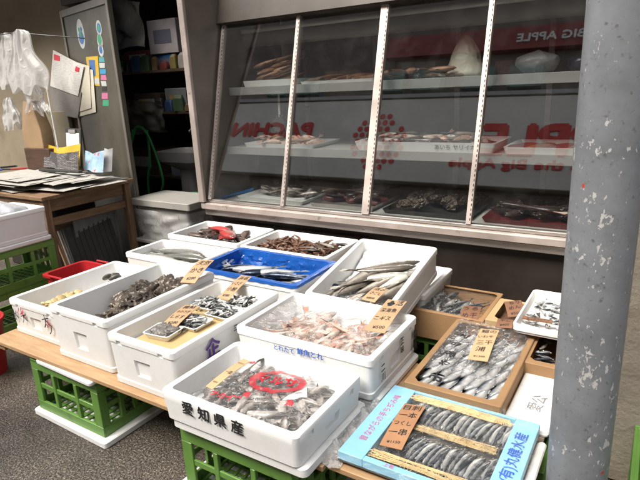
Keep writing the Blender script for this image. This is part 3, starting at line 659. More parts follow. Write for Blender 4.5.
# --- box with kanji: grey fish in a printed bag
gm = [fish_mesh('grey_fish_%d' % i, .150+.012*i, .034, .021, GRY, b, zb=z_) for i, (b, z_) in enumerate(((.0, .0), (.045, .01), (-.05, -.01), (.08, .015)))]
heap(105, -1.31, -.88, 1.145, 1.445, .402, .0155, 3, gm, 'grey_fish', 'small grey fish heaped in the bag inside the kanji box', 'fish', 'grey fish in the printed bag', dome=.35)
def hD(x, y):
    u = (x+1.10)/.235; v = (y-1.292)/.165; e = max(abs(u), abs(v))
    base = .466-.030*max(0, e-.55)**1.5*2.2
    return base + .010*nz3(x, y, 1, 14) + .006*nz3(x, y, 2, 38)
bagD = MB().sheet(60, 44, lambda u, v: (-1.10+.47*(u-.5)-0, 1.292+.325*(v-.5), hD(-1.10+.47*(u-.5), 1.292+.325*(v-.5)))).build('fish_bag', FILM2, None, sharp=180)
tag(bagD, 'clear plastic bag with red print lying over the grey fish', 'plastic bag')
def printD(vs, fs, mat, name):
    MB().add([(v.x, v.y, hD(v.x, v.y)+.0016+v.z) for v in vs], fs).build(name, mat, bagD, sharp=180)
def ring_geo(cx_, cy_, rx, ry, wd, n=64, rot=0):
    vs = []; 
    for k in range(n):
        a = 2*math.pi*k/n
        k_ = 1+.10*nz3(math.cos(a)*1.5, math.sin(a)*1.5, 4, 1)
        for s in (k_-wd*(1+.7*nz3(math.cos(a)*2, math.sin(a)*2, 8, 1)), k_): 
            x, y = rx*s*math.cos(a), ry*s*math.sin(a); vs.append(Vector((cx_+x*math.cos(rot)-y*math.sin(rot), cy_+x*math.sin(rot)+y*math.cos(rot), 0)))
    return vs, [(2*k, 2*k+1, (2*k+3) % (2*n), (2*k+2) % (2*n)) for k in range(n)]
pc = pz(277, 380, .47)
printD(*ring_geo(pc.x, pc.y, .108, .082, .27, rot=.25), REDT, 'red_ring')
def put_text(s, at, size, mat, rot=0., name='lettering', bold=.03):
    vs, fs = text_geo(s, size, bold); 
    printD([Vector((at.x+v.x*math.cos(rot)-v.y*math.sin(rot), at.y+v.x*math.sin(rot)+v.y*math.cos(rot), v.z)) for v in vs], fs, mat, name)
put_text('マルサ', pc, .058, REDT, .15, bold=.04)
put_text('ナ', pz(215, 395, .46), .035, RED, .1); put_text('カイ', pz(226, 398, .46), .034, RED, .1); put_text('一', pz(238, 399, .46), .03, RED, .1); put_text('魚', pz(247, 397, .46), .034, RED, .1)
put_text('魚', pz(290, 404, .46), .032, RED, .1); put_text('イキ', pz(320, 371, .46), .036, RED, .1); put_text('鮮', pz(252, 361, .465), .04, RED, .3)
# white label flake inside bag
o = MB().sheet(4, 4, lambda u, v: (lambda q: (q.x, q.y, hD(q.x, q.y)-.004))(pz(282+25*u, 402-12*v*u-3*u, .455))).build('paper_slip', WHITEP); tag(o, 'small white paper slip among the grey bagged fish', 'paper slip')

# --- price tags
def price_tag(c4, zt, zb, lines, label, mat=TAGM, ink=INK, bendy=.006, scale=1., sizes=None, parent=None):
    TL, TR, BL, BR = [pz(*c, z) for c, z in zip(c4, (zt, zt, zb, zb))]
    top, bot = (TL+TR)/2, (BL+BR)/2; u = top-bot; wv = ((TR-TL)+(BR-BL))/2
    h = u.length; u.normalize(); wv = wv-u*wv.dot(u); wd = wv.length
    M = frame((top+bot)/2, wv, u)
    fn = lambda v: Vector((v.x, v.y, v.z + bendy*(1-(2*v.y/h)**2) + .002*math.sin(v.x*40)))
    mb = MB(); mb.sheet(3, 8, lambda a, b: fn(Vector(((a-.5)*wd, (b-.5)*h, .0008)))); mb.sheet(3, 8, lambda a, b: fn(Vector(((a-.5)*wd, (b-.5)*h, -.0008))))
    n = 4*9; ed = [i for i in range(4)]+[3+4*j for j in range(1, 9)]+[34, 33, 32]+[4*j for j in range(7, 0, -1)]
    mb.f += [(ed[k], ed[(k+1) % len(ed)], ed[(k+1) % len(ed)]+n, ed[k]+n) for k in range(len(ed))]; mb.m += [0]*len(ed)
    o = mb.build('price_tag', mat, None, M=M); tag(o, label, 'price tag')
    k = len(lines)
    for i, s in enumerate(lines):
        sz = min(h/k*.82, wd/max(1, len(s))*1.25)
        a = rnd.uniform(-.08, .08); ox = rnd.uniform(-.06, .06)*wd; oy = h*(.5-(i+.5)/k)
        vs, fs = text_geo(s, sz*.9, .0, wd*.78)
        MB().add([fn(Vector((v.x*math.cos(a)-v.y*math.sin(a)+ox, v.x*math.sin(a)+v.y*math.cos(a)+oy + .1*v.x, .0022+v.z))) for v in vs], fs).build('handwriting', ink, o, sharp=999)
    return o
price_tag([(200, 259), (214, 261), (181, 281), (194, 285)], .665, .60, ['天然', 'かき', '¥280'], 'tan price tag standing at the back of the oyster box')
price_tag([(187, 304), (199, 307), (161, 324), (177, 328)], .555, .53, ['稚鮎', 'わかさぎ', 'しらす', '¥280'], 'tan price tag leaning on a tray of tiny fish, next to the shell tray')
price_tag([(242, 275), (251, 277), (218, 297), (230, 301)], .60, .535, ['浜名', 'いさざ', '小鮒', '¥380'], 'tan price tag leaning over the rear trays on yellow paper')
price_tag([(240, 360), (254, 360), (203, 389), (215, 387)], .485, .462, ['めひかり', '一皿', '¥350'], 'tan price tag on the bag of grey fish in the kanji box', TAGY)
price_tag([(388, 298), (407, 303), (365, 330), (384, 334)], .590, .545, ['♣活', '深海魚', 'ニギス', '¥500'], 'tan price tag leaning on the box of pink fish')
price_tag([(481, 327), (499, 332), (468, 358), (487, 363)], .448, .440, ['鰯の', 'いわ千', '三干', '浦', '¥1300'], 'pale tan price tag on the bagged fish in cardboard', TAGY)
price_tag([(404.6, 402.5), (426, 408), (379, 446), (402, 449)], .404, .402, ['目刺', '一本', 'つくし', '一串', '¥1150'], 'orange brown price tag on the blue tray of dried fish', pm('tag_orange', (.37, .19, .095), .7, .1, 8))

# --- pink fish with plastic
pk = [fish_mesh('pink_fish_%d' % i, .21+.02*i, .046, .032, PNK, b, finmat=PFIN, zb=z_, pect=True, spiny=True, fin=.5) for i, (b, z_) in enumerate(((.02, .0), (.10, .03), (-.11, -.02)))]
heap(90, -1.305, -.905, 1.615, 1.86, .416, .026, 3, pk, 'pink_fish', 'pink spiny fish heaped in the box under clear plastic', 'fish', 'pink fish under plastic', dome=.5, roll=.9, pitch=.25)
def ice(name, x0, x1, y0, y1, fz, label, M=None, n=46, amp=.006, mat=None):
    o = MB().sheet(n, n, lambda u, v: (x0+(x1-x0)*u, y0+(y1-y0)*v, fz(u, v) + amp*.7*(noise.cell(Vector((u*n*.8, v*n*.8, 3)))-.5) + amp*nz3(u, v, 5, 14))).build(name, mat or pm('crushed_ice', (.72, .74, .75), .25, .06, 40, .3, 120), None, sharp=20)
    if M: o.matrix_world = M
    return tag(o, label, 'ice', kind='stuff')
ice('crushed_ice', -1.385, -.825, 1.565, 1.915, lambda u, v: .412+.10*max(0, v-.72), 'crushed ice under the pink fish')
def hJ(x, y):
    u = (x+1.105)/.30; v = (y-1.74)/.20; e = max(abs(u), abs(v))
    return .508 + .03*max(0, e-.72)/.28*.9 + .012*nz3(x, y, 7, 12) + .006*nz3(x, y, 4, 34)
tag(MB().sheet(60, 44, lambda u, v: (-1.105+.575*(u-.5), 1.74+.365*(v-.5), hJ(-1.105+.575*(u-.5), 1.74+.365*(v-.5)))).build('plastic_cover', FILM2, None, sharp=180), 'clear plastic sheet tucked over the pink fish', 'plastic sheet')
# red fin spines sticking up
for (x, y), (x2, y2) in (((268, 328), (276, 309)), ((287, 323), (284, 304)), ((271, 331), (272, 318)), ((356, 314), (352, 300)), ((354, 313), (350, 302))): pass

# --- tilted box: large grey fish on ice (local space of the box)
bm_ = [fish_mesh('large_fish_%d' % i, .40, .062, .040, BIGG, b, zb=.03, fin=.25) for i, b in enumerate((.03, -.05))]
ice('crushed_ice', -.185, .185, -.268, .268, lambda u, v: .055+.045*max(0, v-.7)/.3, 'crushed ice under the large grey fish', M=MI, amp=.008)
for k, (x, y, z, a, fl) in enumerate(((-.115, -.075, .085, 70, 0), (-.075, -.085, .088, 64, 0), (-.012, -.10, .087, 66, 1), (.055, -.11, .086, 61, 0), (.10, -.12, .084, 66, 0), (-.005, .045, .125, 28, 0), (.0, -.01, .118, 26, 1), (-.09, -.02, .108, 66, 1), (.05, -.07, .110, 58, 0), (-.04, -.03, .112, 60, 0), (.085, -.05, .112, 66, 1), (-.125, -.10, .090, 72, 0), (.0, .085, .125, 32, 0))):
    put(bm_[k % 2], 'large_grey_fish', (x, y, z), R(a+180), 'large grey fish lying on ice in the tilted foam box', 'fish', 'large grey fish in the tilted box', .25, 0., MI, bool(fl))
price_tag([(374, 287.6), (391, 289), (361, 300), (375, 302)], .565, .545, ['活〆', 'さごし', '¥800'], 'tan price tag lying on the large grey fish in the tilted box')

# --- blue lined box
def blue_liner():
    hx, hy = .347-.029, .205-.029; h = .205
    rings = []
    for (ex, ey, z, amp) in ((.034, .034, .200, .004), (.031, .031, .2135, .003), (.015, .015, .2155, .003), (.002, .002, .2135, .003), (-.002, -.002, .19, .003), (-.005, -.005, .18, .012), (-.008, -.008, .165, .014), (-.010, -.010, .15, .015), (-.013, -.013, .135, .014), (-.016, -.016, .12, .010), (-.03, -.03, .105, .004), (-.1, -.1, .102, .003)):
        ring_ = rr(hx+ex, hy+ey, .03, z, n=6); out = []
        for i, p in enumerate(ring_): out.append(p)
        dense = []
        for i in range(len(out)):
            a, b = Vector(out[i]), Vector(out[(i+1) % len(out)]); k = 26 if i % 7 == 6 else 1
            for j in range(k): dense.append(a.lerp(b, j/k))
        rings.append([(p.x+amp*nz3(p.x, p.y, z*2, 34)-amp*.5, p.y+amp*nz3(p.y, p.x, z*2, 34), p.z+amp*.6*nz3(p.x, p.y, z+5, 45)) for p in dense])
    return MB().loft(rings, 0, cap0=False)
BLUEP = pm('blue_plastic_sheet', (.010, .085, .36), .26, .15, 10, .8, 22)
o = blue_liner().build('blue_liner', BLUEP, None, (bH.location.x, bH.location.y, ZP), sharp=24); tag(o, 'crumpled bright blue plastic sheet lining a foam box', 'plastic sheet')
mk = [fish_mesh('mackerel_%d' % i, .33, .062, .042, BLU, b, zb=.02, fin=.2) for i, b in enumerate((.05, -.08, .0))]
for k in range(19):
    l = k//7; x = -1.98+.075*(k % 7)+(.03 if l else 0)+rnd.uniform(-.012, .012); y = 2.19+rnd.uniform(-.02, .02)
    put(mk[k % 3], 'mackerel', (x+.05, y, .472+.022*l), R(rnd.choice((12, 22, 30, 190, 205))+rnd.uniform(-8, 8)), 'silver blue mackerel lying in the blue lined box', 'fish', 'mackerel in the blue box', rnd.uniform(-.3, .3), 0, None, k % 2 == 0)

# --- E: long pale fish
pe = fish_mesh('pale_fish', .50, .085, .055, PALE, .04, fin=.15)
put(pe, 'pale_silver_fish', (-2.50, 2.22, .492), R(186), 'long pale silver fish in the shallow foam box', 'fish', 'pale silver fish', .2)
put(pe, 'pale_silver_fish', (-2.60, 2.31, .487), R(182), 'long pale silver fish in the shallow foam box', 'fish', 'pale silver fish', -.2)
put(pe, 'pale_silver_fish', (-2.52, 2.17, .482), R(2), 'long pale silver fish in the shallow foam box', 'fish', 'pale silver fish', .1)
ice('crushed_ice', -2.81, -2.275, 2.14, 2.39, lambda u, v: .468, 'crushed ice under the pale silver fish', mat=pm('slush', (.34, .345, .32), .15, .1, 20))
# --- F: red fish over dark ones
fr_ = [fish_mesh('red_fish', .30, .085, .05, REDF, .03, fin=.4, spiny=True)]; fd = [fish_mesh('dark_fish_%d' % i, .24, .062, .04, DKF, b, fin=.35) for i, b in enumerate((.06, -.07))]
heap(44, -2.70, -2.33, 2.555, 2.765, .470, .028, 2, fd, 'dark_fish', 'dark brown fish in the box with the red fish', 'fish', 'dark fish at the case foot', dome=.3)
put(fr_[0], 'red_fish', (-2.58, 2.70, .545), R(170), 'red fish on top of the dark brown fish', 'fish', 'red fish', .3)
put(fr_[0], 'red_fish', (-2.46, 2.64, .543), R(155), 'red fish on top of the dark brown fish', 'fish', 'red fish', -.3)
# --- G: brown shrimp
def shrimp_mesh(name, L, mat):
    mb = MB(); P = []; rad = []
    for k in range(9):
        t = k/8; a = t*2.1; P.append((L*.42*math.sin(a), L*.42*(1-math.cos(a)), 0)); rad.append(L*(.075*(1-t)**.5+.022))
    mb.tube(P, rad, 7)
    for k in range(5): mb.tube([P[1+k], (P[1+k][0]+L*.02, P[1+k][1]+L*.16, L*.05*(-1)**k), (P[1+k][0]-L*.06, P[1+k][1]+L*.24, 0)], L*.008, 3)
    for s in (-1, 1): mb.tube([P[0], (-L*.2, s*L*.08, L*.04), (-L*.5, s*L*.25, 0)], L*.006, 3)
    return mb.mesh(name, mat, 60)
sm = [shrimp_mesh('shrimp_%d' % i, l, pm('shrimp_shell', (.12, .06, .036), .3, .4, 40, rand=.35)) for i, l in enumerate((.10, .12))]
heap(140, -2.09, -1.60, 2.49, 2.78, .498, .018, 2, sm, 'shrimp', 'brown shrimp in the foam box at the case foot', 'shrimp', 'brown shrimp at the case foot', dome=.4)
slabG = ice('crushed_ice', -2.125, -1.565, 2.47, 2.80, lambda u, v: .497, 'crushed ice under the brown shrimp', mat=pm('slush2', (.26, .23, .19), .2, .15, 20))
for k in range(5): put(gm[k % 4], 'grey_fish', (-1.66+rnd.uniform(-.08, .06), 2.55+.045*k, .54), rnd.uniform(2.6, 3.6), 'small grey fish beside the brown shrimp', 'fish', 'grey fish beside the shrimp', .2)

# --- B: oysters
def rock_mesh(name, a, b, c, mat, seed, amp=.35, freq=3.2, ridges=0.):
    bm = bmesh.new(); bmesh.ops.create_icosphere(bm, subdivisions=4, radius=1)
    for v in bm.verts:
        p = v.co.normalized(); k = 1+amp*noise.fractal(p*freq+Vector((seed, seed*.3, 0)), 1., 2., 4)*1.2
        k += ridges*math.sin((p.x*1.3+.35*noise.noise(p*4+Vector((seed, 0, 0))))*16)
        v.co = Vector((p.x*a*(1+.3*p.y), p.y*b, p.z*c))*k
    me = bpy.data.meshes.new(name); bm.to_mesh(me); bm.free(); me.materials.append(mat); smooth(me, 70); return me
OYS = pm('oyster_shell', (.060, .045, .033), .6, .7, 26, 1., 130, spots=(.36, .31, .25), sscale=60, sth=(.54, .60), rand=.3)
oy = [rock_mesh('oyster_%d' % i, .078, .060, .036, OYS, i*3.7, .34, 2.8, .05) for i in range(5)]
for (x, y, z, s) in ((-2.20, 1.33, .435, .8), (-2.16, 1.44, .445, .85), (-2.05, 1.36, .435, .8), (-2.04, 1.47, .455, .9), (-2.16, 1.55, .475, 1.15), (-2.07, 1.60, .505, 1.15), (-2.0, 1.52, .455, 1.0), (-2.12, 1.69, .50, 1.05), (-2.02, 1.72, .515, 1.15), (-1.96, 1.62, .46, .9), (-2.18, 1.78, .47, .9), (-2.06, 1.82, .49, 1.0), (-1.96, 1.80, .47, .9), (-2.10, 1.52, .40, 1.0), (-2.05, 1.70, .42, 1.1), (-2.14, 1.36, .40, .8)):
    x = min(max(x, -2.155), -2.0); y = min(max(y, 1.365), 1.785)
    o = inst('oyster', rnd.choice(oy), None, (x, y, z+.015), (rnd.uniform(-.5, .5), rnd.uniform(-.4, .4), rnd.uniform(0, 6.3)), (s*1.08, s*1.08, s*1.25)); tag(o, 'dark crusty oyster in the tall foam box', 'oyster', 'oysters in the tall foam box')
# --- A: pale clams
CLAM = pm('clam_shell', (.52, .40, .20), .45, .3, 20, .4, 80, rand=.2); DCL = pm('dark_shell', (.09, .085, .075), .5, .6, 25, .5, 80, spots=(.4, .38, .34), sscale=30)
def shell_mesh(name, r, mat):
    mb = MB(); rings = []
    for j in range(7):
        t = j/6*math.pi; rings.append([(r*math.sin(t)*math.cos(a*.3927)*1.15, r*math.sin(t)*math.sin(a*.3927)*(1-.12*math.cos(a*.3927)), -r*.42*math.cos(t)*(1+.05*math.sin(a*3))) for a in range(16)])
    rings[0] = [(p[0]*.01, p[1]*.01, -r*.42) for p in rings[1]]; rings[-1] = [(p[0]*.01, p[1]*.01, r*.42) for p in rings[1]]
    return mb.loft(rings).mesh(name, mat, 70)
cl_ = [shell_mesh('clam_%d' % i, r, CLAM) for i, r in enumerate((.020, .024))]; dk_ = shell_mesh('dark_clam', .028, DCL)
for k in range(60):
    x = rnd.uniform(-2.66, -2.40); y = rnd.uniform(1.34, 1.62); z = .435+.045*math.exp(-((x+2.52)/.12)**2-((y-1.48)/.12)**2)+rnd.uniform(0, .018)
    o = inst('clam', rnd.choice(cl_), None, (x, y, z), (rnd.uniform(-.6, .6), rnd.uniform(-.6, .6), rnd.uniform(0, 6))); tag(o, 'small pale yellow clam heaped in the leftmost foam box', 'clam', 'pale clams'); o['label'] = 'small pale yellow clam heaped in the brush marked foam box'
for k in range(16):
    o = inst('dark_clam', dk_, None, (rnd.uniform(-2.6, -2.40), rnd.uniform(1.74, 1.88), +.435+.03*(k % 3)), (rnd.uniform(-.6, .6), rnd.uniform(-.6, .6), rnd.uniform(0, 6))); tag(o, 'dark speckled clam at the back of the brush marked box', 'clam', 'dark clams')

# --- C: trays on yellow paper
YP = pm('yellow_paper', (.52, .38, .18), .6, .1, 6)
tag(MB().box(-.145, .145, -.29, .29, 0, .004).build('yellow_paper', YP, None, (-1.643, 1.545, ZP+.158)), 'yellow paper sheet lining the box of small trays', 'paper')
tag(MB().box(-.155, .155, -.30, .30, 0, .126).build('foam_insert', FOAM, None, (-1.643, 1.545, ZP+.0315)), 'white foam insert under the yellow paper', 'foam insert')
def tray(cx_, cy_, z, hx, hy, h, label, rz=0, mat=WHITEP):
    o = MB().loft([rr(hx*.8, hy*.8, .01, 0), rr(hx*.82, hy*.82, .012, .001), rr(hx-.004, hy-.004, .014, h-.003), rr(hx, hy, .014, h-.002), rr(hx, hy, .014, h), rr(hx-.006, hy-.006, .012, h), rr(hx*.80, hy*.80, .01, .004)]).build('foam_tray', mat, None, (cx_, cy_, z), (0, 0, rz))
    return tag(o, label, 'tray')
zt = ZP+.1625
tray(-1.70, 1.385, zt, .070, .056, .026, 'white tray of grey shells at the front of the yellow paper', R(6))
for k, (dx, dy) in enumerate(((-.03, -.012), (.0, .018), (.028, -.014), (.035, .02), (-.028, .024), (.004, -.022))):
    o = inst('grey_shell', rock_mesh('grey_shell', .027, .022, .017, pm('grey_shell', (.16, .15, .135), .4, .4, 30, .3, 90, spots=(.4, .39, .36), sscale=30), k*2.1, .2, 2) if k == 0 else bpy.data.meshes['grey_shell'], None, (-1.70+dx, 1.385+dy, zt+.022), (rnd.uniform(-.4, .4), 0, k*1.3), (1.1, 1, 1)); tag(o, 'smooth grey shellfish on the front white tray', 'shellfish', 'grey shellfish on a tray')
tn = [fish_mesh('tiny_fish_%d' % i, .062+.01*i, .0125, .008, TINY, b) for i, b in enumerate((.01, .03, -.03))]
for (cx_, cy_, lab) in ((-1.655, 1.515, 'tray beside the tray of grey shells'), (-1.735, 1.70, 'back tray along the wall of the box'), (-1.60, 1.655, 'middle tray on yellow paper'), (-1.60, 1.785, 'tray behind the tall price tag')):
    tray(cx_, cy_, zt+.0005, .070, .062, .02, 'white tray of tiny silver fish, '+lab)
    heap(44, cx_-.052, cx_+.052, cy_-.043, cy_+.043, zt+.006, .0075, 4, tn, 'tiny_fish', 'tiny silver fish on the '+lab, 'fish', 'tiny fish, '+lab, dome=.1, pitch=.2)

# ------------------------------------------------------------------ right-hand group
# blue tray of dried sardines
CY = pm('sky_blue_card', (.24, .53, .71), .45, .06, 6)
LX0, LX1, LY0, LY1, LZ = -.752, -.232, 1.215, 1.645, ZP+.016
Lc = Vector(((LX0+LX1)/2, (LY0+LY1)/2, LZ))
bt = tag(MB().box(LX0-Lc.x, LX1-Lc.x, LY0-Lc.y, LY1-Lc.y, 0, .005).build('dried_fish_tray', pm('tray_floor', (.10, .09, .075), .7, .2), None, Lc), 'flat sky blue cardboard tray of dried sardines under clear film', 'tray')
def lbox(n, x0, x1, y0, y1, z0, z1): return MB().box(x0-Lc.x, x1-Lc.x, y0-Lc.y, y1-Lc.y, z0, z1, b=.0015).build(n, CY, bt)
lbox('side_flap', LX0, LX0+.085, LY0, LY1, .006, .036); lbox('side_flap', LX1-.075, LX1, LY0, LY1, .006, .036)
lbox('end_wall', LX0+.086, LX1-.076, LY0, LY0+.022, .006, .036); lbox('end_wall', LX0+.086, LX1-.076, LY1-.012, LY1, .006, .036)
Mv = lambda x, y, ang: frame((x-Lc.x, y-Lc.y, .0365), (math.cos(ang), math.sin(ang), 0), (-math.sin(ang), math.cos(ang), 0))
lettering(bt, '(有)丸健水産', .044, Mv(LX1-.037, 1.445, R(90)), BLUEINK, bold=.02, maxw=.29)
lettering(bt, '昔ながらの手ちぢみ味', .03, Mv(LX0+.042, 1.44, R(90)), PINK, bold=.0, maxw=.29)
lettering(bt, '上乾', .018, Mv(LX0+.17, LY0+.011, 0), PINK, bold=.0)
sd_ = [fish_mesh('dried_sardine_%d' % i, .150, .028, .015, DRY, b, zb=z_, fin=.12, fork=.4) for i, (b, z_) in enumerate(((.02, -.02), (.05, -.03), (-.02, -.02)))]
for row, (y, n, x0, L_) in enumerate(((1.535, 26, -.648, 1.), (1.345, 27, -.643, .92))):
    for k in range(n):
        x = x0+.325*k/(n-1)
        put(sd_[(k*7+row) % 3], 'dried_sardine', (x+.005+rnd.uniform(-.003, .003), y+rnd.uniform(-.008, .008), LZ+.021+.002*(k % 2)), R(-108+rnd.uniform(-9, 9)), 'dark dried sardine tied in a row on the blue tray', 'fish', 'dried sardines on the blue tray', R(24)+rnd.uniform(-.2, .2), R(4))
STRAW = pm('straw', (.58, .42, .19), .6, .25, 30, rand=.15)
for (y, n, zz, lab) in ((1.605, 26, .034, 'at the far edge of the blue tray'), (1.445, 14, .034, 'between the two rows of dried sardines'), (1.262, 14, .034, 'along the near edge of the blue tray')):
    mb = MB()
    for k in range(n):
        x0, x1 = -.665+rnd.uniform(-.005, .04), -.315+rnd.uniform(-.06, .005); dy = rnd.uniform(-.018, .018)
        mb.tube([(x0, dy+rnd.uniform(-.004, .004), rnd.uniform(-.002, .004)), ((x0+x1)/2, dy, rnd.uniform(0, .006)), (x1, dy+rnd.uniform(-.006, .006), rnd.uniform(-.002, .004))], .0016, 5)
    if n > 12:
        for k in range(200):
            x = rnd.uniform(-.66, -.32); mb.tube([(x, rnd.uniform(-.015, .02), .002), (x+rnd.uniform(-.02, .02), rnd.uniform(-.03, .01), .006)], .0011, 4)
    tag(mb.build('straw_bundle', STRAW, None, (0, y, LZ+zz)), 'bundle of pale straw '+lab, 'straw')
def hL(x, y): return LZ+.045+.004*nz3(x, y, 3, 18)+.002*nz3(x, y, 9, 50)
def film_L(u, v):
    x = -.86+.655*u; y = 1.19+.48*v; z = hL(x, y)
    if x < LX0: z = max(ZP+.006, z-(LX0-x)*.42)+.014*nz3(x, y, 6, 26)
    if y < LY0: z -= (LY0-y)*.6
    return (x, y, z)
tag(MB().sheet(70, 50, film_L).build('film_wrap', film_mat('clear_film_flat', .02, 1.4, .08, 22, .35, gain=.8), None, sharp=180), 'clear film wrapped over the blue tray and crumpled at its side', 'plastic film')

def crum(u, v):
    x = -.885+.15*u; y = 1.19+.42*v; e = math.sin(math.pi*u)*min(1, 6*v, 6*(1-v))
    return (x+.03*nz3(x, y, 2, 20), y+.03*nz3(x, y, 5, 20), max(ZP+.004, ZP+.022*e+.032*abs(nz3(x, y, 1, 26))+.014*nz3(x, y, 3, 60)))
tag(MB().sheet(50, 80, crum).build('crumpled_film', film_mat('crumpled_film', .34, 1.5, .16, 40, 1., gain=3.2), None, sharp=50), 'crumpled clear plastic gathered beside the blue tray', 'plastic film')
# cardboard boxes
def card_box(x0, x1, y0, y1, z0, z1, label, flange=.022, rz=0, mat=CARD, name='cardboard_box', fx=None):
    c = Vector(((x0+x1)/2, (y0+y1)/2, z0)); hx, hy, h = (x1-x0)/2, (y1-y0)/2, z1-z0; f = flange
    o = MB().loft([rr(hx, hy, .004, 0, n=1), rr(hx, hy, .004, h-.003, n=1), rr(hx-.003, hy-.003, .004, h, n=1), rr(hx-f, hy-f, .03, h, n=4)[::1] if False else rr(hx-f, hy-f, .02, h, n=1), rr(hx-f, hy-f, .02, h-.004, n=1), rr(hx-f+.012, hy-f+.012, .01, h-.006, n=1), rr(hx-.006, hy-.006, .004, .006, n=1)]).build(name, mat, None, c, (0, 0, rz))
    return tag(o, label, 'cardboard box')
kb = card_box(-.718, -.362, 1.652, 2.275, ZP+.001, .412, 'open tan cardboard box with a bag of silver fish', .026)
lettering(kb, '鯵', .03, frame((.1785, -.29, .03), YF, ZU), INK, bold=.03)
kf = [fish_mesh('silver_dried_fish_%d' % i, .19, .046, .028, DRYB, b, zb=z_, fin=.15) for i, (b, z_) in enumerate(((.03, .0), (.06, .0)))]
for row in range(6):
    for k in range(7):
        x = -.672+.043*k+rnd.uniform(-.004, .004)+(.012 if row % 2 else 0); y = 1.765+.077*row+rnd.uniform(-.006, .006)
        put(kf[(k+row) % 2], 'silver_fish', (x+.008, y, .372+.004*row*(1 if row < 3 else .6)+(.006 if row else 0)), R(66+rnd.uniform(-7, 7)), 'silver fish laid in rows in the bagged cardboard box', 'fish', 'silver fish in the cardboard box', R(-16)+rnd.uniform(-.15, .15), R(-7))
def hK(x, y):
    f = max(0, 1-max(0, (y-1.70))/.10)
    return .418+.012*min(1, (y-1.68)/.2) + .011*nz3(x, y, 2, 26)+.007*nz3(x, y, 8, 60)
bagK = tag(MB().sheet(50, 80, lambda u, v: (-.70+.32*u, 1.765+.48*v, hK(-.70+.32*u, 1.765+.48*v)-.02*max(0, abs(u-.5)*2-.85)/.15)).build('fish_bag', film_mat('bag_film', .05, 1.45, .12, 46, .9, gain=1.2), None, sharp=180), 'crinkled clear bag with black writing over the silver fish', 'plastic bag')
for s, (x, y), sz in (('旬', (464, 336), .052), ('の', (456, 345), .05), ('魚', (450, 354), .06), ('や', (444, 363), .05), ('市', (436, 375), .062)):
    q = pz(x, y, .43); vs, fs = text_geo(s, sz, .03)
    MB().add([(q.x+v.x, q.y+v.y, hK(q.x+v.x, q.y+v.y)+.0035+v.z) for v in vs], fs).build('lettering', INK, bagK, sharp=180)
# white foam panel by the pole
wl = slab((-.282, 1.86, ZP+.0005), .15, .42, .014, 'scuffed white foam panel with a grey stamp beside the pole', mat=foam_mat('foam_scuffed', (.74, .73, .70), .5, (.40, .36, .30)))
q = pz(537, 403, ZP+.0155)-Vector(wl.location); lettering(wl, '愛公', .055, frame((q.x, q.y, .0146), (.1, 1, 0), (-1, .1, 0)), GREYINK, bold=-.01)
wl2 = slab((-.216, 1.41, ZP+.0005), .028, .40, .014, 'narrow white foam offcut between the blue tray and pole', mat=MATS['foam_scuffed'])
# boxes behind
card_box(-.962, -.60, 2.285, 2.66, .2715, .415, 'brown cardboard box of packed grey fish by the case foot', .02)
heap(34, -.93, -.66, 2.37, 2.57, .370, .018, 2, [fish_mesh('pack_fish', .17, .03, .02, DRY, .02)], 'packed_fish', 'grey fish packed in the brown box by the case foot', 'fish', 'packed grey fish', yaw=R(80), roll=.2, pitch=.05)
tag(MB().sheet(24, 24, lambda u, v: (-.94+.31*u, 2.31+.32*v, .410+.006*nz3(u, v, 1, 9))).build('film_pack', FILM, None, sharp=180), 'clear film over the packed grey fish in the brown box', 'plastic film')
DRB = pm('dark_brown_filling', (.10, .042, .022), .5, .4, 30, .4, 60)
price_tag([(464, 305), (482, 308), (459, 318), (477, 322)], .425, .41, ['うる', 'め干'], 'dark brown price tag on the packed grey fish', TAGB)
card_box(-.592, -.385, 2.285, 2.56, .2715, .43, 'small pale cardboard box with brown tags behind the bagged fish', .03, mat=pm('cardboard_pale', (.46, .33, .17), .75, .12, 5, .1, 100))
tag(MB().box(-.072, .072, -.105, .105, 0, .11, b=.01).build('dark_pack', DRB, None, (-.489, 2.422, .279)), 'dark brown pack inside the small pale cardboard box', 'food pack')
price_tag([(503, 300), (522, 302), (508, 315), (526, 318)], .465, .435, ['ちり', 'めん', '¥500'], 'brown price tag upright in the small pale cardboard box', TAGB)
price_tag([(498, 318), (514, 321), (496, 326), (512, 330)], .445, .433, ['干し', '¥400'], 'brown price tag on the rim of the small pale cardboard box', TAGB)
card_box(-.38, -.175, 2.02, 2.545, .2715, .402, 'dark cardboard box of small dried fish by the pillar', .03)
heap(20, -.34, -.21, 2.08, 2.45, .36, .012, 2, [fish_mesh('small_dark_fish', .09, .018, .012, DRY, .01)], 'small_dark_fish', 'small dark dried fish in the box by the pillar', 'fish', 'small dark dried fish')
wb = foam_box('white_tray_box', -.452, -.20, 2.19, 2.63, .4325, .478, 'small shallow white box of tiny dried fish near the pole', wall=.012, grips='', floor=.008)
heap(40, -.42, -.23, 2.25, 2.58, .442, .007, 2, tn, 'tiny_dried_fish', 'tiny dried fish in the small shallow white box', 'fish', 'tiny dried fish in the white box')
price_tag([(523, 315), (553, 321), (522, 318), (552, 325)], .482, .472, ['ちりめんじゃこ'], 'long brown paper strip on the edge of the shallow white box', TAGB)

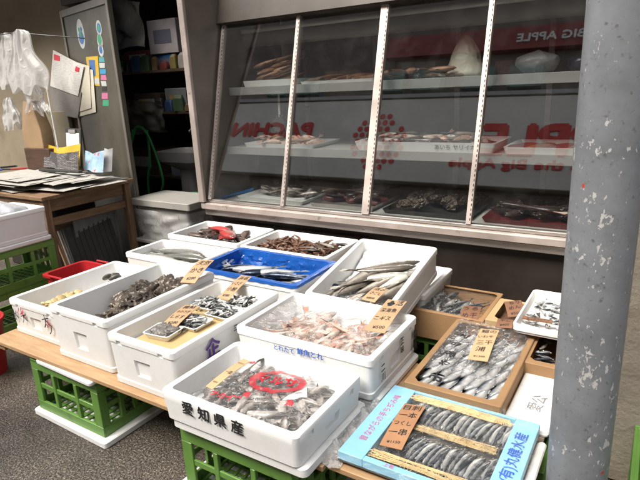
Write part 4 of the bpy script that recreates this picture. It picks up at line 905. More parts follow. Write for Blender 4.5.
# ------------------------------------------------------------------ inside the display case
rc = random.Random(5)
def case_tray(x0, x1, y0, y1, z, label, h=.03, mat=WHITEP): return tag(MB().loft([rr((x1-x0)/2*.95, (y1-y0)/2*.95, .01, 0), rr((x1-x0)/2, (y1-y0)/2, .012, h), rr((x1-x0)/2-.006, (y1-y0)/2-.006, .01, h), rr((x1-x0)/2*.9, (y1-y0)/2*.9, .01, .006)]).build('case_tray', mat, None, ((x0+x1)/2, (y0+y1)/2, z)), label, 'tray')
case_tray(-2.70, -2.24, 3.24, 3.6, 1.4905, 'white tray of dried brown fish on the upper case shelf', .05)
BRF = fish_mat('brown_dried_fish', (.10, .04, .02), (.22, .10, .05), (.34, .20, .12), .4, .05, .4, 20)
brf = [fish_mesh('brown_fish_%d' % i, .30, .055, .035, BRF, b, fin=.3) for i, b in enumerate((.05, -.06))]
for k in range(14):
    put(brf[k % 2], 'brown_dried_fish', (-2.45+rc.uniform(-.07, .07), 3.42+rc.uniform(-.09, .09), 1.535+.022*k*.55), R(25+rc.uniform(-35, 35)), 'brown dried fish piled on the upper shelf tray', 'fish', 'brown dried fish on the upper shelf', rc.uniform(-.4, .4), R(-14))
case_tray(-2.20, -1.62, 3.26, 3.6, 1.4905, 'pale tray of long dark fish on the upper case shelf', .025)
for k in range(9):
    put(brf[k % 2], 'long_dark_fish', (-2.12+.065*k, 3.43+rc.uniform(-.03, .03), 1.525+.008*(k % 3)), R(55+rc.uniform(-12, 12)), 'long dark fish lying side by side on the upper shelf', 'fish', 'long dark fish on the upper shelf', rc.uniform(-.3, .3), R(-6), None, k % 2 == 0)
for k in range(8):
    put(gm[k % 4], 'grey_fish', (-1.42+.05*k, 3.42+rc.uniform(-.04, .04), 1.505+.006*(k % 2)), R(60+rc.uniform(-15, 15)), 'grey fish lying on bare upper shelf of the case', 'fish', 'grey fish on the upper shelf', rc.uniform(-.3, .3))
def sack(name, cx_, cy_, z, rx, ry, h, mat, label, knot=True, seed=0., cat='bag', power=.75, crease=.10, cone=False):
    rings = []; n = 40; K = 18
    for j in range(K+1):
        t = j/K; s = (math.sin(math.pi*min(1, .06+t*.80))**.6 if t < .75 else max(.07, math.sin(math.pi*.66)**.6*(1-(t-.75)/.25*.93)))
        s *= (1-power*.28*t)
        if cone: s = max(.10, (1-t)**.75*1.02 + .10*t) * (.86+.14*min(1, t*12))
        rings.append([(rx*s*math.cos(a)*(1+crease*nz3(math.cos(a)*2, math.sin(a)*2, t*3+seed, 1.6)+crease*.6*math.sin(a*9+seed*5+3*t)*t), ry*s*math.sin(a)*(1+crease*nz3(math.cos(a)*2, math.sin(a)*2, t*3+seed+9, 1.6)), h*t+.01*nz3(a, t, seed, 2)) for a in [2*math.pi*k/n for k in range(n)]])
    return tag(MB().loft(rings).build(name, mat, None, (cx_, cy_, z), sharp=180), label, cat)
sack('white_sack', -1.09, 3.48, 1.492, .135, .10, .25, bag_mat('milky_bag', (.72, .68, .56), .05, .25), 'cream plastic sack standing on the upper case shelf', seed=1., cone=True, crease=.16)
sack('clear_sack', -.66, 3.46, 1.492, .135, .10, .13, bag_mat('grey_bag', (.30, .30, .30), .25, .2), 'grey plastic bag lying on the upper case shelf', seed=3.)
sack('dark_sack', -.42, 3.50, 1.492, .09, .09, .10, pm('dark_bag', (.02, .022, .04), .35, .2), 'dark blue plastic bag at the shelf end by the pole', seed=4.)
# lower shelf
ct = case_tray(-1.72, -.80, 3.155, 3.55, 1.0605, 'long white foam tray with handwriting on the lower case shelf', .06)
lettering(ct, 'あいち ヤリイカ', .035, frame((.22, -.199, .034), XR, ZU), INK, bold=0.)
for k in range(9):
    put(fd[k % 2], 'shelf_fish', (-1.62+.09*k, 3.36+rc.uniform(-.03, .03), 1.105+.01*(k % 2)), R(50+rc.uniform(-20, 20)), 'brownish fish lying in the long white tray on the lower shelf', 'fish', 'fish in the long lower tray', rc.uniform(-.3, .3))
for k in range(3): put(pk[k], 'pale_tailed_fish', (-1.40+.2*k, 3.33, 1.135), R(20+15*k), 'pale pinkish fish on top of the long lower tray', 'fish', 'pale fish on the lower tray', .3)
case_tray(-2.68, -2.05, 3.17, 3.55, 1.0605, 'white tray with scattered fillets on the lower case shelf', .03)
MEAT = pm('red_fillet', (.15, .045, .038), .35, .4, 14, .1, 40); MEAT2 = pm('pale_fillet', (.50, .33, .25), .35, .2, 14)
def fillet(x, y, z, sx, sy, sz, a, mat, label, grp):
    rings = [[(px_*s, py_*s*(1-.4*(px_/sx+.5)), z_) for px_, py_, _ in rr(sx/2, sy/2, sy*.4, 0)] for s, z_ in ((.9, 0), (1, sz*.4), (.93, sz*.8), (.7, sz))]
    return tag(MB().loft(rings).build('fillet', mat, None, (x, y, z), (0, 0, a), sharp=60), label, 'fillet', grp)
for k in range(5): fillet(-2.58+.11*k, 3.33+.03*(k % 2), 1.068, .16, .10, .03, R(60), MEAT2, 'pale fish fillet on the scattered lower tray', 'pale fillets on the lower shelf')
case_tray(-.76, -.20, 3.16, 3.58, 1.0605, 'white tray of red meaty fillets on the lower case shelf', .04)
for k in range(5): fillet(-.68+.105*k, 3.33, 1.07, .28, .13, .03, R(70+10*(k % 2)), (MEAT, pm('orange_fillet', (.22, .10, .055), .35, .3, 12))[k % 2], 'red fish fillet on the tray near the pole', 'red fillets on the lower shelf')
# bottom deck
for i, (x0, x1) in enumerate(((-2.7, -2.1), (-2.04, -1.55), (-1.48, -.9), (-.84, -.2))):
    case_tray(x0, x1, 3.06, 3.6, .6725, ('pale tray under grey fish on the case floor', 'steel tray of red blocks on the case floor', 'dark tray of shellfish on the case floor', 'red tray of dark fish on the case floor')[i], .03, (WHITEP, STEEL, DARK, pm('red_tray', (.16, .02, .02), .4, .1))[i])
for k in range(6): put(gm[k % 4], 'floor_fish', (-2.58+.08*k, 3.3, .705), R(40+rc.uniform(-30, 30)), 'grey fish on the pale tray on the case floor', 'fish', 'grey fish on the case floor')
for k in range(5): fillet(-1.96+.09*k, 3.28+.06*(k % 2), .682, .16, .13, .035, R(20*k), MEAT, 'dark red fish block on the steel tray', 'red blocks on the case floor')
for k in range(16):
    o = inst('deck_shell', rc.choice(oy), None, (rc.uniform(-1.43, -.95), rc.uniform(3.12, 3.45), .71+rc.uniform(0, .05)), (rc.uniform(-.5, .5), rc.uniform(-.5, .5), rc.uniform(0, 6)), (.7, .7, .7)); tag(o, 'rough dark shell on the dark tray inside the case', 'shellfish', 'shells on the case floor')
for k in range(8): put((fd+fd)[k % 3], 'deck_fish', (-.76+.07*k, 3.26+rc.uniform(-.04, .04), .71+.012*(k % 2)), R(120+rc.uniform(-30, 30)), 'dark or reddish fish on the red tray inside the case', 'fish', 'fish on the red tray')
put(pk[1], 'deck_fish', (-.38, 3.16, .74), R(160), 'pale fish lying across the front of the red tray', 'fish', None)
heap(26, -2.62, -2.15, 3.2, 3.5, .70, .02, 2, gm, 'floor_fish', 'grey fish on the pale tray on the case floor', 'fish', 'grey fish on the case floor', r=rc)
heap(16, -.78, -.26, 3.15, 3.5, .705, .03, 2, fd, 'deck_fish', 'dark or reddish fish on the red tray inside the case', 'fish', 'fish on the red tray', r=rc)
heap(12, -1.98, -1.6, 3.2, 3.5, .715, .03, 2, fd, 'deck_fish', 'dark fish over the red blocks on the steel tray', 'fish', 'dark fish on the steel tray', r=rc)
heap(18, -2.62, -2.10, 3.24, 3.5, 1.085, .022, 2, pk, 'shelf_fish', 'pale pink fish over the fillets on the scattered tray', 'fish', 'pale fish over the fillets', r=rc, pitch=.05)
heap(22, -1.66, -.86, 3.24, 3.5, 1.105, .026, 2, gm+pk[:1], 'shelf_fish', 'mixed pale fish heaped in the long white tray', 'fish', 'mixed fish in the long lower tray', r=rc, pitch=.05)
heap(22, -1.58, -1.2, 3.32, 3.6, 1.50, .03, 2, brf+fd, 'shelf_fish', 'brown fish heaped on the upper shelf beside the cream sack', 'fish', 'brown fish beside the cream sack', r=rc, pitch=.05)
for k, (x, w_) in enumerate(((-2.05, .30), (-1.45, .26), (-.80, .30), (-.36, .22))):
    tag(MB().box(-w_/2, w_/2, -.12, .12, 0, .10+.03*(k % 2), b=.012).build('wrapped_pack', pm('pack_%d' % k, ((.20, .13, .09), (.30, .29, .26), (.17, .08, .06), (.25, .22, .17))[k], .3, .3, 12), None, (x, 3.72, 1.4905)), ('brown', 'pale grey', 'dark red', 'tan')[k]+' wrapped pack at the back of the upper case shelf', 'food pack')
# hanging brush
hb = thing('hanging_brush', (-2.42, 3.3, 1.22), 'round dark brush hanging from the upper case shelf', 'brush')
MB().tube([(0, 0, .05), (0, 0, .24)], .008, 8).build('handle', WHITEP, hb)
mb = MB(); mb.tube([(0, -.02, .0), (0, .02, .0)], .055, 18)
for k in range(30): a = k*.21; mb.tube([(.05*math.cos(a), 0, .05*math.sin(a)), (.07*math.cos(a), .01*(-1)**k, .07*math.sin(a))], .006, 4)
mb.build('brush_head', DARK, hb)

# ------------------------------------------------------------------ wooden table at the left with newspapers
OLDW = wood_mat('old_wood_x', (.13, .075, .04), (.30, .185, .10), 'x', 2.5, False, .75); OLDWY = wood_mat('old_wood_y', (.13, .075, .04), (.30, .185, .10), 'y', 2.5, False, .75); OLDWZ = wood_mat('old_wood_z', (.14, .08, .042), (.33, .20, .11), 'z', 2.5, False, .75)
tb = thing('wooden_table', (-4.4, 2.6, 0), 'worn brown wooden table piled with newspapers', 'table')
def tpart(n, mat, *a): return part(tb, n, mat, lambda m: m.box(*a, b=.003))
tpart('table_top', OLDW, -5.3, -3.83, 2.19, 3.03, .755, .785)
for x, y in ((-3.91, 2.21), (-3.91, 2.95), (-5.25, 2.21), (-5.25, 2.95)): tpart('leg', OLDWZ, x, x+.055, y, y+.055, 0, .754)
tpart('apron', OLDWY, -3.905, -3.885, 2.268, 2.948, .655, .752); tpart('apron', OLDW, -5.19, -3.915, 2.215, 2.235, .655, .752)
tpart('stretcher', OLDWY, -3.90, -3.875, 2.268, 2.948, .545, .605)
def paper_mat(name, base=(.42, .40, .36), ink=(.06, .06, .06), sx=60, amount=.8, rough=.8, vert=False):
    if name in MATS: return MATS[name]
    m, n, b, o = newmat(name); L = n.links.new; tc = nd(n, 'ShaderNodeTexCoord')
    br = nd(n, 'ShaderNodeTexBrick', Scale=1.); br.inputs['Brick Width'].default_value = .045; br.inputs['Row Height'].default_value = .009; br.inputs['Mortar Size'].default_value = .0035; br.inputs['Bias'].default_value = -.2
    br.inputs['Color1'].default_value = (*ink, 1); br.inputs['Color2'].default_value = (*base, 1); br.inputs['Mortar'].default_value = (*base, 1)
    if vert:
        sp = nd(n, 'ShaderNodeSeparateXYZ'); cb_ = nd(n, 'ShaderNodeCombineXYZ'); L(tc.outputs['Object'], sp.inputs[0]); L(sp.outputs[0], cb_.inputs[0]); L(sp.outputs[2], cb_.inputs[1]); L(cb_.outputs[0], br.inputs[0])
    else: L(tc.outputs['Object'], br.inputs[0])
    nz = nd(n, 'ShaderNodeTexNoise', Scale=7., Detail=2.); L(tc.outputs['Object'], nz.inputs[0]); r_ = ramp(n, nz.outputs[0], [(.42, 0.), (.46, amount)])
    mx = nd(n, 'ShaderNodeMix', data_type='RGBA'); L(r_.outputs[0], mx.inputs[0]); mx.inputs[6].default_value = (*base, 1); L(br.outputs[0], mx.inputs[7]); L(mx.outputs[2], b.inputs['Base Color']); b.inputs['Roughness'].default_value = rough
    MATS[name] = m; return m
NEWS = paper_mat('newsprint'); rp_ = random.Random(3)
for k in range(26):
    sx, sy = rp_.uniform(.40, .62), rp_.uniform(.30, .42); cx_ = -3.78-rp_.uniform(.18, 1.0); cy_ = rp_.uniform(2.34, 2.85); a = rp_.gauss(0, .12); z = .786+.0036*k; ph = rp_.uniform(0, 9)
    if k > 15: cx_, cy_ = -4.06-.05*(k-15)+rp_.uniform(-.05, .05), 2.48+rp_.uniform(-.1, .2)
    mb = MB(); f = lambda u, v, zz: ((u-.5)*sx, (v-.5)*sy, zz+.005*nz3(u+ph, v, 1, 3)+.002*nz3(u, v+ph, 2, 12))
    mb.sheet(14, 10, lambda u, v: f(u, v, .003)); mb.sheet(14, 10, lambda u, v: f(u, v, 0.))
    N_ = 15*11; ed = [i for i in range(15)]+[14+15*j for j in range(1, 11)]+[150+i for i in range(13, -1, -1)]+[15*j for j in range(9, 0, -1)]
    mb.f += [(ed[i], ed[(i+1) % len(ed)], ed[(i+1) % len(ed)]+N_, ed[i]+N_) for i in range(len(ed))]; mb.m += [0]*len(ed)
    tag(mb.build('newspaper', NEWS, None, (cx_, cy_, z), (0, 0, a)), ('folded newspaper lying open on top of the pile on the table' if k > 22 else 'folded newspaper in the loose pile on the wooden table'), 'newspaper', 'newspapers on the table')
ZN = .786+.0036*26+.004
def leaflet(c0, c1, Y, h, mat, label, name='leaflet', lean=.25, curl=.03):
    a, b = pY(*c0, Y), pY(*c1, Y); wd = (b-a).length
    o = MB().sheet(16, 8, lambda u, v: (wd*(u-.5), lean*h*v+curl*math.sin(u*5+1), h*v*(1-.12*math.sin(u*4)))).build(name, mat, None, ((a.x+b.x)/2, Y, ZN), (0, 0, R(-4)), sharp=180)
    return tag(o, label, 'leaflet')
BLK = paper_mat('dark_leaflet', (.05, .045, .045), (.42, .40, .38), amount=1., vert=True)
leaflet((38, 165), (80, 163), 2.75, .15, BLK, 'dark printed flyer propped on the newspapers')
lo = leaflet((37, 160), (79, 150), 2.79, .20, pm('yellow_print', (.55, .36, .02), .6, .2, 6), 'yellow flyer behind the dark printed flyer on newspapers')
leaflet((78, 158), (103, 158), 2.76, .16, pm('blue_flyer', (.30, .45, .60), .6, .3, 14, spots=(.55, .08, .05), sscale=18, sth=(.6, .62)), 'light blue flyer with red fruit pictures on newspapers')
leaflet((95, 158), (112, 156), 2.83, .17, pm('crumpled_paper', (.42, .42, .42), .7, .2, 9), 'crumpled grey paper beside the light blue flyer', curl=.06)
tag(MB().box(-.26, .26, -.02, .02, 0, .02, b=.003).build('ruler', DARK, None, (-4.24, 2.63, ZN+.004), (0, 0, R(3))), 'dark metal rod lying in front of the flyers', 'rod')
for k, (x, c) in enumerate(((-5.0, (.01, .02, .2)), (-4.93, (.02, .02, .02)), (-4.84, (.35, .02, .02)), (-5.1, (.02, .02, .02)))):
    tag(MB().tube([(-.07, 0, 0), (.05, 0, 0), (.07, 0, 0)], [.009, .009, .004], 10).build('marker_pen', pm('marker_%d' % k, c, .4, .1), None, (x, 2.52+.05*k, ZN+.008), (0, 0, R(20*k))), ('blue', 'black', 'red', 'black')[k]+' marker pen on the newspapers'+(' at the table end' if k == 3 else ''), 'pen')
# things at the back of the table
WB = wood_mat('dark_box_wood', (.045, .022, .012), (.10, .05, .026), 'x', 2.5, False, .7)
tag(MB().box(-.20, .20, -.08, .08, 0, .26, b=.004).build('wooden_box', WB, None, (-4.86, 2.90, .7855)), 'dark brown wooden box against the wall on the table', 'box')
tag(MB().loft([rr(.15, .06, .01, 0), rr(.15, .06, .01, .16), rr(.06, .05, .01, .42)]).build('cardboard_piece', pm('card_dim', (.30, .20, .11), .8, .15, 6), None, (-4.92, 2.90, 1.0465)), 'tan cardboard carton standing on the dark wooden box', 'carton')
cb = tag(MB().box(-.14, .14, -.006, .006, 0, .34, b=.003).build('clipboard', DARK, None, (-4.38, 2.86, ZN), (R(-8), 0, R(-8))), 'dark clipboard with white sheets leaning behind the flyers', 'clipboard')
MB().box(-.118, .118, -.010, -.0065, .02, .30).build('paper_sheet', WHITEP, cb); MB().box(-.06, .06, -.018, -.0105, .30, .33, b=.002).build('clip', STEEL, cb)
tag(MB().tube([(0, 0, 0), (0, 0, .7)], .006, 8).build('white_rod', WHITEP, None, (-4.55, 2.84, ZN)), 'thin white rod standing behind the flyers', 'rod')

# steel door panel with stickers
PA, PB = Vector((-3.86, 3.06, 0)), Vector((-4.84, 3.29, 0)); pdir = (PA-PB).normalized(); pn = Vector((pdir.y, -pdir.x, 0))
pw = (PA-PB).length; dp = thing('steel_door', (PA+PB)/2, 'dull grey door panel covered with stickers and pinned papers', 'door', rz=math.atan2(pdir.y, pdir.x))
MB().box(-pw/2, pw/2, 0, .03, .02, 2.25, b=.003).build('door_leaf', pm('dull_door', (.11, .10, .076), .45, .25, 4, .08, 40, metal=.3), dp)
for a in ((-pw/2, -pw/2+.04, -.012, -.001, .02, 2.25), (pw/2-.04, pw/2, -.012, -.001, .02, 2.25), (-pw/2+.041, pw/2-.041, -.012, -.001, 2.19, 2.25)): MB().box(*a, b=.003).build('door_frame', pm('door_frame', (.20, .18, .155), .45, .15, 5, metal=.4), dp)
def onpanel(px_, py_):
    d = ray(px_, py_); t = (PA-CP).dot(pn)/d.dot(pn); p = CP+d*t; q = p-(PA+PB)/2; return q.dot(pdir), p.z
def disc(mb, cx_, cz, rx, rz_, y, mi=0, n=20): mb.add([(cx_+rx*math.cos(2*math.pi*k/n), y, cz+rz_*math.sin(2*math.pi*k/n)) for k in range(n)], [tuple(range(n))], mi)
SW = pm('sticker_white', (.50, .52, .50), .4, .1, 12); SG = pm('sticker_green', (.05, .30, .16), .4, .1); SB = pm('sticker_blue', (.06, .16, .40), .4, .15); SP = pm('sticker_pink', (.55, .16, .30), .4, .15); SY = pm('sticker_yellow', (.62, .40, .03), .4, .1)
def sticker(pxs, rx, rz_, inner, mat=SW):
    x, z = onpanel(*pxs); mb = MB(); disc(mb, x, z, rx, rz_, -.0015); o = mb.build('sticker', mat, dp, sharp=999)
    m2 = MB()
    for k, (dx, dz, r_, ) in enumerate(inner): disc(m2, x+dx*rx, z+dz*rz_, r_*rx, r_*rx, -.0022-.0005*k, k % 2)
    m2.build('sticker_print', [SB, SG], o, sharp=999)
sticker((81, 34), .078, .125, ((0, -.25, .7), (-.3, .3, .25), (.3, .3, .25), (0, .0, .3)))
sticker((99, 28), .052, .062, ((0, 0, .75), (0, 0, .45))); sticker((100, 41), .052, .060, ((0, 0, .35), (0, .2, .75))); sticker((101, 50), .050, .055, ((0, 0, .6),))
def psheet(name, c4, y, mat, parent=dp):
    pts = [onpanel(*c) for c in c4]; mb = MB(); mb.add([(x, y, z) for x, z in pts]+[(x, y+.0008, z) for x, z in pts], [(0, 1, 2, 3), (7, 6, 5, 4), (0, 4, 5, 1), (1, 5, 6, 2), (2, 6, 7, 3), (3, 7, 4, 0)]); return mb.build(name, mat, parent, sharp=10)
psheet('yellow_card', [(86, 57), (98, 56), (100, 86), (90, 85)], -.0020, SY); psheet('card_photo', [(89, 60), (95, 60), (96, 76), (91, 76)], -.0031, SB); psheet('card_text', [(93, 78), (99, 78), (100, 84), (94, 84)], -.0031, SW)
for c4, m in (([(99, 57), (104, 57), (105, 62), (99, 62)], pm('sticker_teal', (.10, .32, .35), .4, .1)), ([(99, 63), (105, 63), (105, 68), (100, 68)], SW), ([(100, 69), (106, 69), (106, 74), (100, 74)], pm('sticker_cyan', (.05, .28, .5), .4, .1)), ([(101, 75), (106, 75), (107, 80), (101, 80)], SP), ([(101, 81), (106, 81), (107, 86), (102, 86)], SW), ([(102, 87), (107, 87), (107, 91), (102, 91)], DARK), ([(102, 93), (108, 93), (108, 99), (102, 99)], SP), ([(103, 100), (109, 100), (109, 106), (103, 106)], SG)):
    psheet('colour_sticker', c4, -.0018, m)
# pinned sheets
PAPW = paper_mat('notice_paper', (.68, .67, .63), (.12, .12, .12), amount=.8, vert=True); PAPC = paper_mat('cream_paper', (.62, .58, .47), (.3, .28, .22), amount=.4, vert=True); PAPD = paper_mat('grey_photo_paper', (.20, .185, .17), (.34, .33, .31), amount=.8, vert=True)
pins = [('cream notice sheet at the back of the pinned pile on the door', [(62, 62), (94, 70), (97, 112), (75, 118)], -.010, PAPC), ('cream sheet under the white notice pinned to the door', [(58, 56), (91, 66), (93, 108), (66, 116)], -.016, PAPC), ('grey photo sheet hanging below the white notice', [(50, 84), (84, 92), (80, 118), (46, 112)], -.022, PAPD), ('white notice with red squares pinned to the door', [(56, 50), (87, 66), (81, 96), (53, 86)], -.028, PAPW)]
for lab, c4, y, m in pins:
    o = psheet('pinned_notice', c4, y, m, None); o.matrix_world = Matrix.Translation((PA+PB)/2) @ Matrix.Rotation(math.atan2(pdir.y, pdir.x), 4, 'Z'); tag(o, lab, 'notice')
for c4 in ([(57, 54), (63, 56), (63, 61), (57, 60)], [(79, 66), (83, 68), (82, 72), (78, 71)]): MB().add([(x, -.030, z) for x, z in [onpanel(*c) for c in c4]], [(0, 1, 2, 3)]).build('red_mark', RED, o, sharp=999)
tag(MB().box(-.42, .42, -.2, .2, 0, .62, b=.01).build('dark_filler', pm('dark_filler', (.035, .028, .022), .8, .2, 5), None, (-4.68, 2.72, 0)), 'big dark block added to darken the space under the wooden table', 'carton')  # dark block added to cover the lit wall seen beneath the table
# boards and racks leaning under the table
for k in range(7):
    mb = MB(); H_, W_ = .50-.02*(k % 2), .46
    mb.box(-.009, .009, 0, W_, 0, H_, b=.002)
    for j in range(9): mb.box(.0095, .014, .02+j*.05, .035+j*.05, .01, H_-.01)
    tag(mb.build('leaning_board', (OLDWZ, STEEL, DARK)[(0, 1, 1, 2, 0, 1, 2)[k]], None, (-4.07+.042*k-.02, 2.32+.012*k, .004), (0, R(-24+1.5*k), R(3))), ('brown wooden', 'grey metal', 'second grey metal', 'black', 'outer brown wooden', 'outer grey metal', 'outer black')[k]+' ribbed board leaning under the table', 'board', 'boards leaning under the table')
mb = MB()
for a in ((0, .03, 0, .015, 0, .55), (.42, .45, 0, .015, 0, .55), (.031, .419, 0, .015, .52, .55), (.031, .419, 0, .015, 0, .03)): mb.box(*a, b=.002)
mb.box(.031, .419, .004, .008, .031, .519)
tag(mb.build('screen_frame', pm('grey_frame', (.15, .15, .145), .5, .2, 6), None, (-3.99, 2.92, 0), (0, 0, R(95+180))), 'grey framed screen panel standing under the back of the table', 'screen')

# ------------------------------------------------------------------ crate stack with foam box at the left
crate((-3.735, 1.81, 0), 'green crate at the foot of the stack beside the table', R(90), 'green crates stacked by the table')
crate((-3.735, 1.81, .2705), 'green crate on top of another beside the table, under a foam box', R(90), 'green crates stacked by the table')
foam_box('foam_box', -3.96, -3.55, 1.50, 2.05, .572, .775, 'white foam box with plastic wrapped goods on the crate stack', grips='')
MB_ = foam_lid(-3.965, -3.545, 1.495, 2.055, .541, .030, 'white foam lid between the crate stack and the foam box')
o = sack('white_bag', -3.74, 1.83, .61, .16, .20, .23, bag_mat('shopping_bag', (.62, .63, .66), .15, .3), 'white plastic bag with blue print stuffed in the foam box on crates', seed=6., crease=.2)
mb = MB()
for k in range(5): disc(mb, 0, 0, .015, .01, 0)
# red basket
rb = thing('red_basket', (-3.17, 1.98, 0), 'red plastic basket standing behind the clam box', 'basket')
REDP = pm('red_plastic', (.42, .02, .025), .4, .12, 6)
MB().loft([rr(.15, .12, .03, .0), rr(.18, .15, .04, .36), rr(.195, .165, .04, .365), rr(.195, .165, .04, .38), rr(.172, .142, .04, .38), rr(.14, .11, .03, .01)]).build('basket_body', REDP, rb)
for s in (-1, 1): MB().tube([(-.06, s*.167, .36), (-.06, s*.175, .39), (.06, s*.175, .39), (.06, s*.167, .36)], .007, 6).build('grip', REDP, rb)
rb2 = thing('red_bucket', (-3.13, 1.27, 0), 'red plastic bucket on the ground beyond the plank end', 'bucket')
MB().loft([[(r_*math.cos(a*.2618), r_*math.sin(a*.2618), z) for a in range(24)] for r_, z in ((.11, 0), (.14, .30), (.15, .31), (.15, .325), (.135, .325), (.10, .01))]).build('bucket_body', REDP, rb2, sharp=50)
MB().tube([(.148*math.cos(a), .01, .31+.02*math.sin(a)) for a in [math.pi*k/10 for k in range(11)]], .004, 6).build('handle', STEEL, rb2)

# ------------------------------------------------------------------ hanging bags, wire and wall things at the far left
BAGW = bag_mat('white_carrier', (.66, .65, .63), .22, .35)
def hanging_bag(x0, x1, z0, z1, Y, label, seed, mat=BAGW, name='carrier_bag'):
    W_, H_ = x1-x0, z1-z0; mb = MB()
    def f(u, v, s):
        w_ = W_*(.16+.84*min(1, (1-v)**.4*1.02))*(1-.16*v)*(.88+.12*math.sin(v*9+seed)+.0)
        bulge = .05*math.sin(math.pi*min(1, u))*(1-v)**.6
        return (W_*.5*0+(u-.5)*w_+.02*nz3(u*3, v*3, seed, 1.5)+.05*W_*nz3(v*2, seed, 0, 1), s*(bulge+.006)+.018*nz3(u*7, v*.7, seed+s, 1.6)+.011*math.sin(u*24+seed+v*1.5+2*nz3(u*2, v*.8, seed, 1.5)), H_*v+(.05*nz3(u*6, seed, 2, 1)+.03*math.sin(u*11+seed))*(1-v)+.02*nz3(u*4, seed, v, 1))
    mb.sheet(30, 24, lambda u, v: f(u, v, -1)); mb.sheet(30, 24, lambda u, v: f(u, v, 1))
    o = mb.build(name, mat, None, ((x0+x1)/2, Y, z0), sharp=180); return tag(o, label, 'plastic bag')
hanging_bag(-5.46, -4.92, 1.60, 2.07, 2.93, 'white carrier bag hanging from the wire at the wall edge', 2.)
hanging_bag(-5.14, -4.44, 1.56, 2.06, 2.84, 'white carrier bag hanging from the wire beside the pinned notices', 5.)
hanging_bag(-4.98, -4.60, 1.37, 1.60, 2.86, 'clear plastic bag hanging below the white carrier bag', 8., film_mat('clear_bag', .14, 1.5, .12, 20, .8, gain=1.6), 'clear_bag')
hanging_bag(-5.58, -5.22, 1.22, 1.50, 2.95, 'small white bag hanging low on the beige wall', 11.)
tag(MB().tube([(-6.2, 2.98, 2.13), (-5.4, 2.9, 2.06), (-4.9, 2.86, 2.05), (-4.55, 2.95, 2.0), (-4.35, 3.15, 1.97)], .005, 6).build('wire', DARK, None), 'dark wire strung along the wall carrying plastic bags', 'wire')
tag(MB().tube([(-4.88, 3.0, 1.55), (-4.95, 3.0, 1.2), (-4.96, 3.0, .95)], .004, 6).build('cord', pm('pale_cord', (.35, .30, .22), .7, .1), None), 'thin pale cord hanging down the beige wall', 'cord')
tag(MB().box(-.28, .28, -.02, .02, 0, .55, b=.005).build('wall_board', pm('wall_board', (.22, .19, .13), .8, .15, 4), None, (-5.35, 3.35, .80)), 'beige board leaning on the wall behind the table', 'board')

# ------------------------------------------------------------------ foam box in plastic bag by the door, hose, basin
st = thing('dark_stand', (-3.52, 3.22, 0), 'dark low stand under the plastic wrapped foam box', 'stand')
MB().box(-.34, .34, -.22, .2, .20, .225, b=.003).build('top', DARK, st)
for x in (-.31, .27):
    for y in (-.19, .15): MB().box(x, x+.04, y, y+.04, 0, .1995).build('leg', DARK, st)
FG = foam_mat('foam_shaded', (.30, .29, .265), .4)  # white foam with the doorway shade put into its base colour
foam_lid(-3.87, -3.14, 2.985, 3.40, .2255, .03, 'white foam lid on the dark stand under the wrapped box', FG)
foam_box('foam_box', -3.83, -3.21, 3.02, 3.36, .256, .555, 'grey foam box with shade in its colour, wrapped in a cloudy plastic bag by the door', FG, grips='')
foam_lid(-3.86, -3.16, 2.99, 3.39, .5555, .06, 'dirty white foam lid with shade in its colour, on top of the plastic wrapped box', FG)
mb = MB()
def wrapf(u, v):
    a = 2*math.pi*u; hx = .345+.03*v; hy = .20+.03*v; c_, s_ = math.cos(a), math.sin(a); k = 1/max(abs(c_)/1, abs(s_)/1)**.8
    return (hx*c_*k*.92+.03*nz3(u*8, v*3, 1, 2), hy*s_*k*.92+.03*nz3(u*8, v*3, 4, 2), .27*v)
mb.sheet(70, 12, wrapf)
tag(mb.build('plastic_wrap', film_mat('cloudy_film', .30, 1.5, .2, 16, .9, (.9, .9, .88), 1.3), None, (-3.52, 3.19, .258), sharp=180), 'cloudy plastic bag wrapped round the foam box by the door', 'plastic bag')
HOSE = pm('green_hose', (.02, .22, .05), .4, .1, 8)
def hose(pts, label, r_=.011):
    P = [Vector(p) for p in pts]; out = []
    for i in range(len(P)-1):
        a, b, c, d = P[max(0, i-1)], P[i], P[i+1], P[min(len(P)-1, i+2)]
        for k in range(6):
            t = k/6; out.append(.5*((2*b)+(c-a)*t+(2*a-5*b+4*c-d)*t*t+(3*b-a-3*c+d)*t**3))
    tag(MB().tube(out+[P[-1]], r_, 8).build('garden_hose', HOSE, None), label, 'hose')
hose([pY(133, 130, 3.55), pY(130, 150, 3.55), pY(136, 128, 3.55), pY(146, 132, 3.55), pY(156, 155, 3.55), pY(163, 180, 3.55), pY(160, 195, 3.56), pY(150, 215, 3.6)], 'green garden hose looped in the doorway')
hose([pY(147, 130, 3.6), pY(150, 160, 3.6), pY(148, 180, 3.6), pY(150, 200, 3.6)], 'green hose hanging straight in the doorway')
hose([pY(180, 199, 3.5), pY(188, 194, 3.5), pY(196, 193, 3.5), pY(206, 193, 3.6)], 'short green hose end by the display case')
bs = thing('wash_basin', (-4.15, 4.0, 0), 'pale wash basin in the dark doorway behind the door', 'basin')
MB().loft([rr(.10, .08, .05, .0), rr(.09, .07, .05, .70), rr(.26, .20, .08, .80), rr(.28, .22, .08, .90), rr(.26, .20, .08, .90), rr(.15, .12, .06, .80)]).build('bowl', pm('basin_white', (.42, .41, .38), .3, .1), bs)
MB().tube([(0, .2, .88), (0, .2, 1.08), (0, .12, 1.12), (0, .06, 1.08)], .012, 8).build('tap', STEEL, bs)
tag(MB().loft([[(r_*math.cos(a*.2618), r_*math.sin(a*.2618), z) for a in range(24)] for r_, z in ((.16, 0), (.20, .52), (.21, .53), (.21, .55), (.19, .55), (.15, .02))]).build('blue_tub', pm('blue_tub', (.02, .10, .25), .4, .1), None, (-3.45, 3.85, 0), sharp=50), 'blue plastic tub in the doorway behind the wrapped box', 'tub')

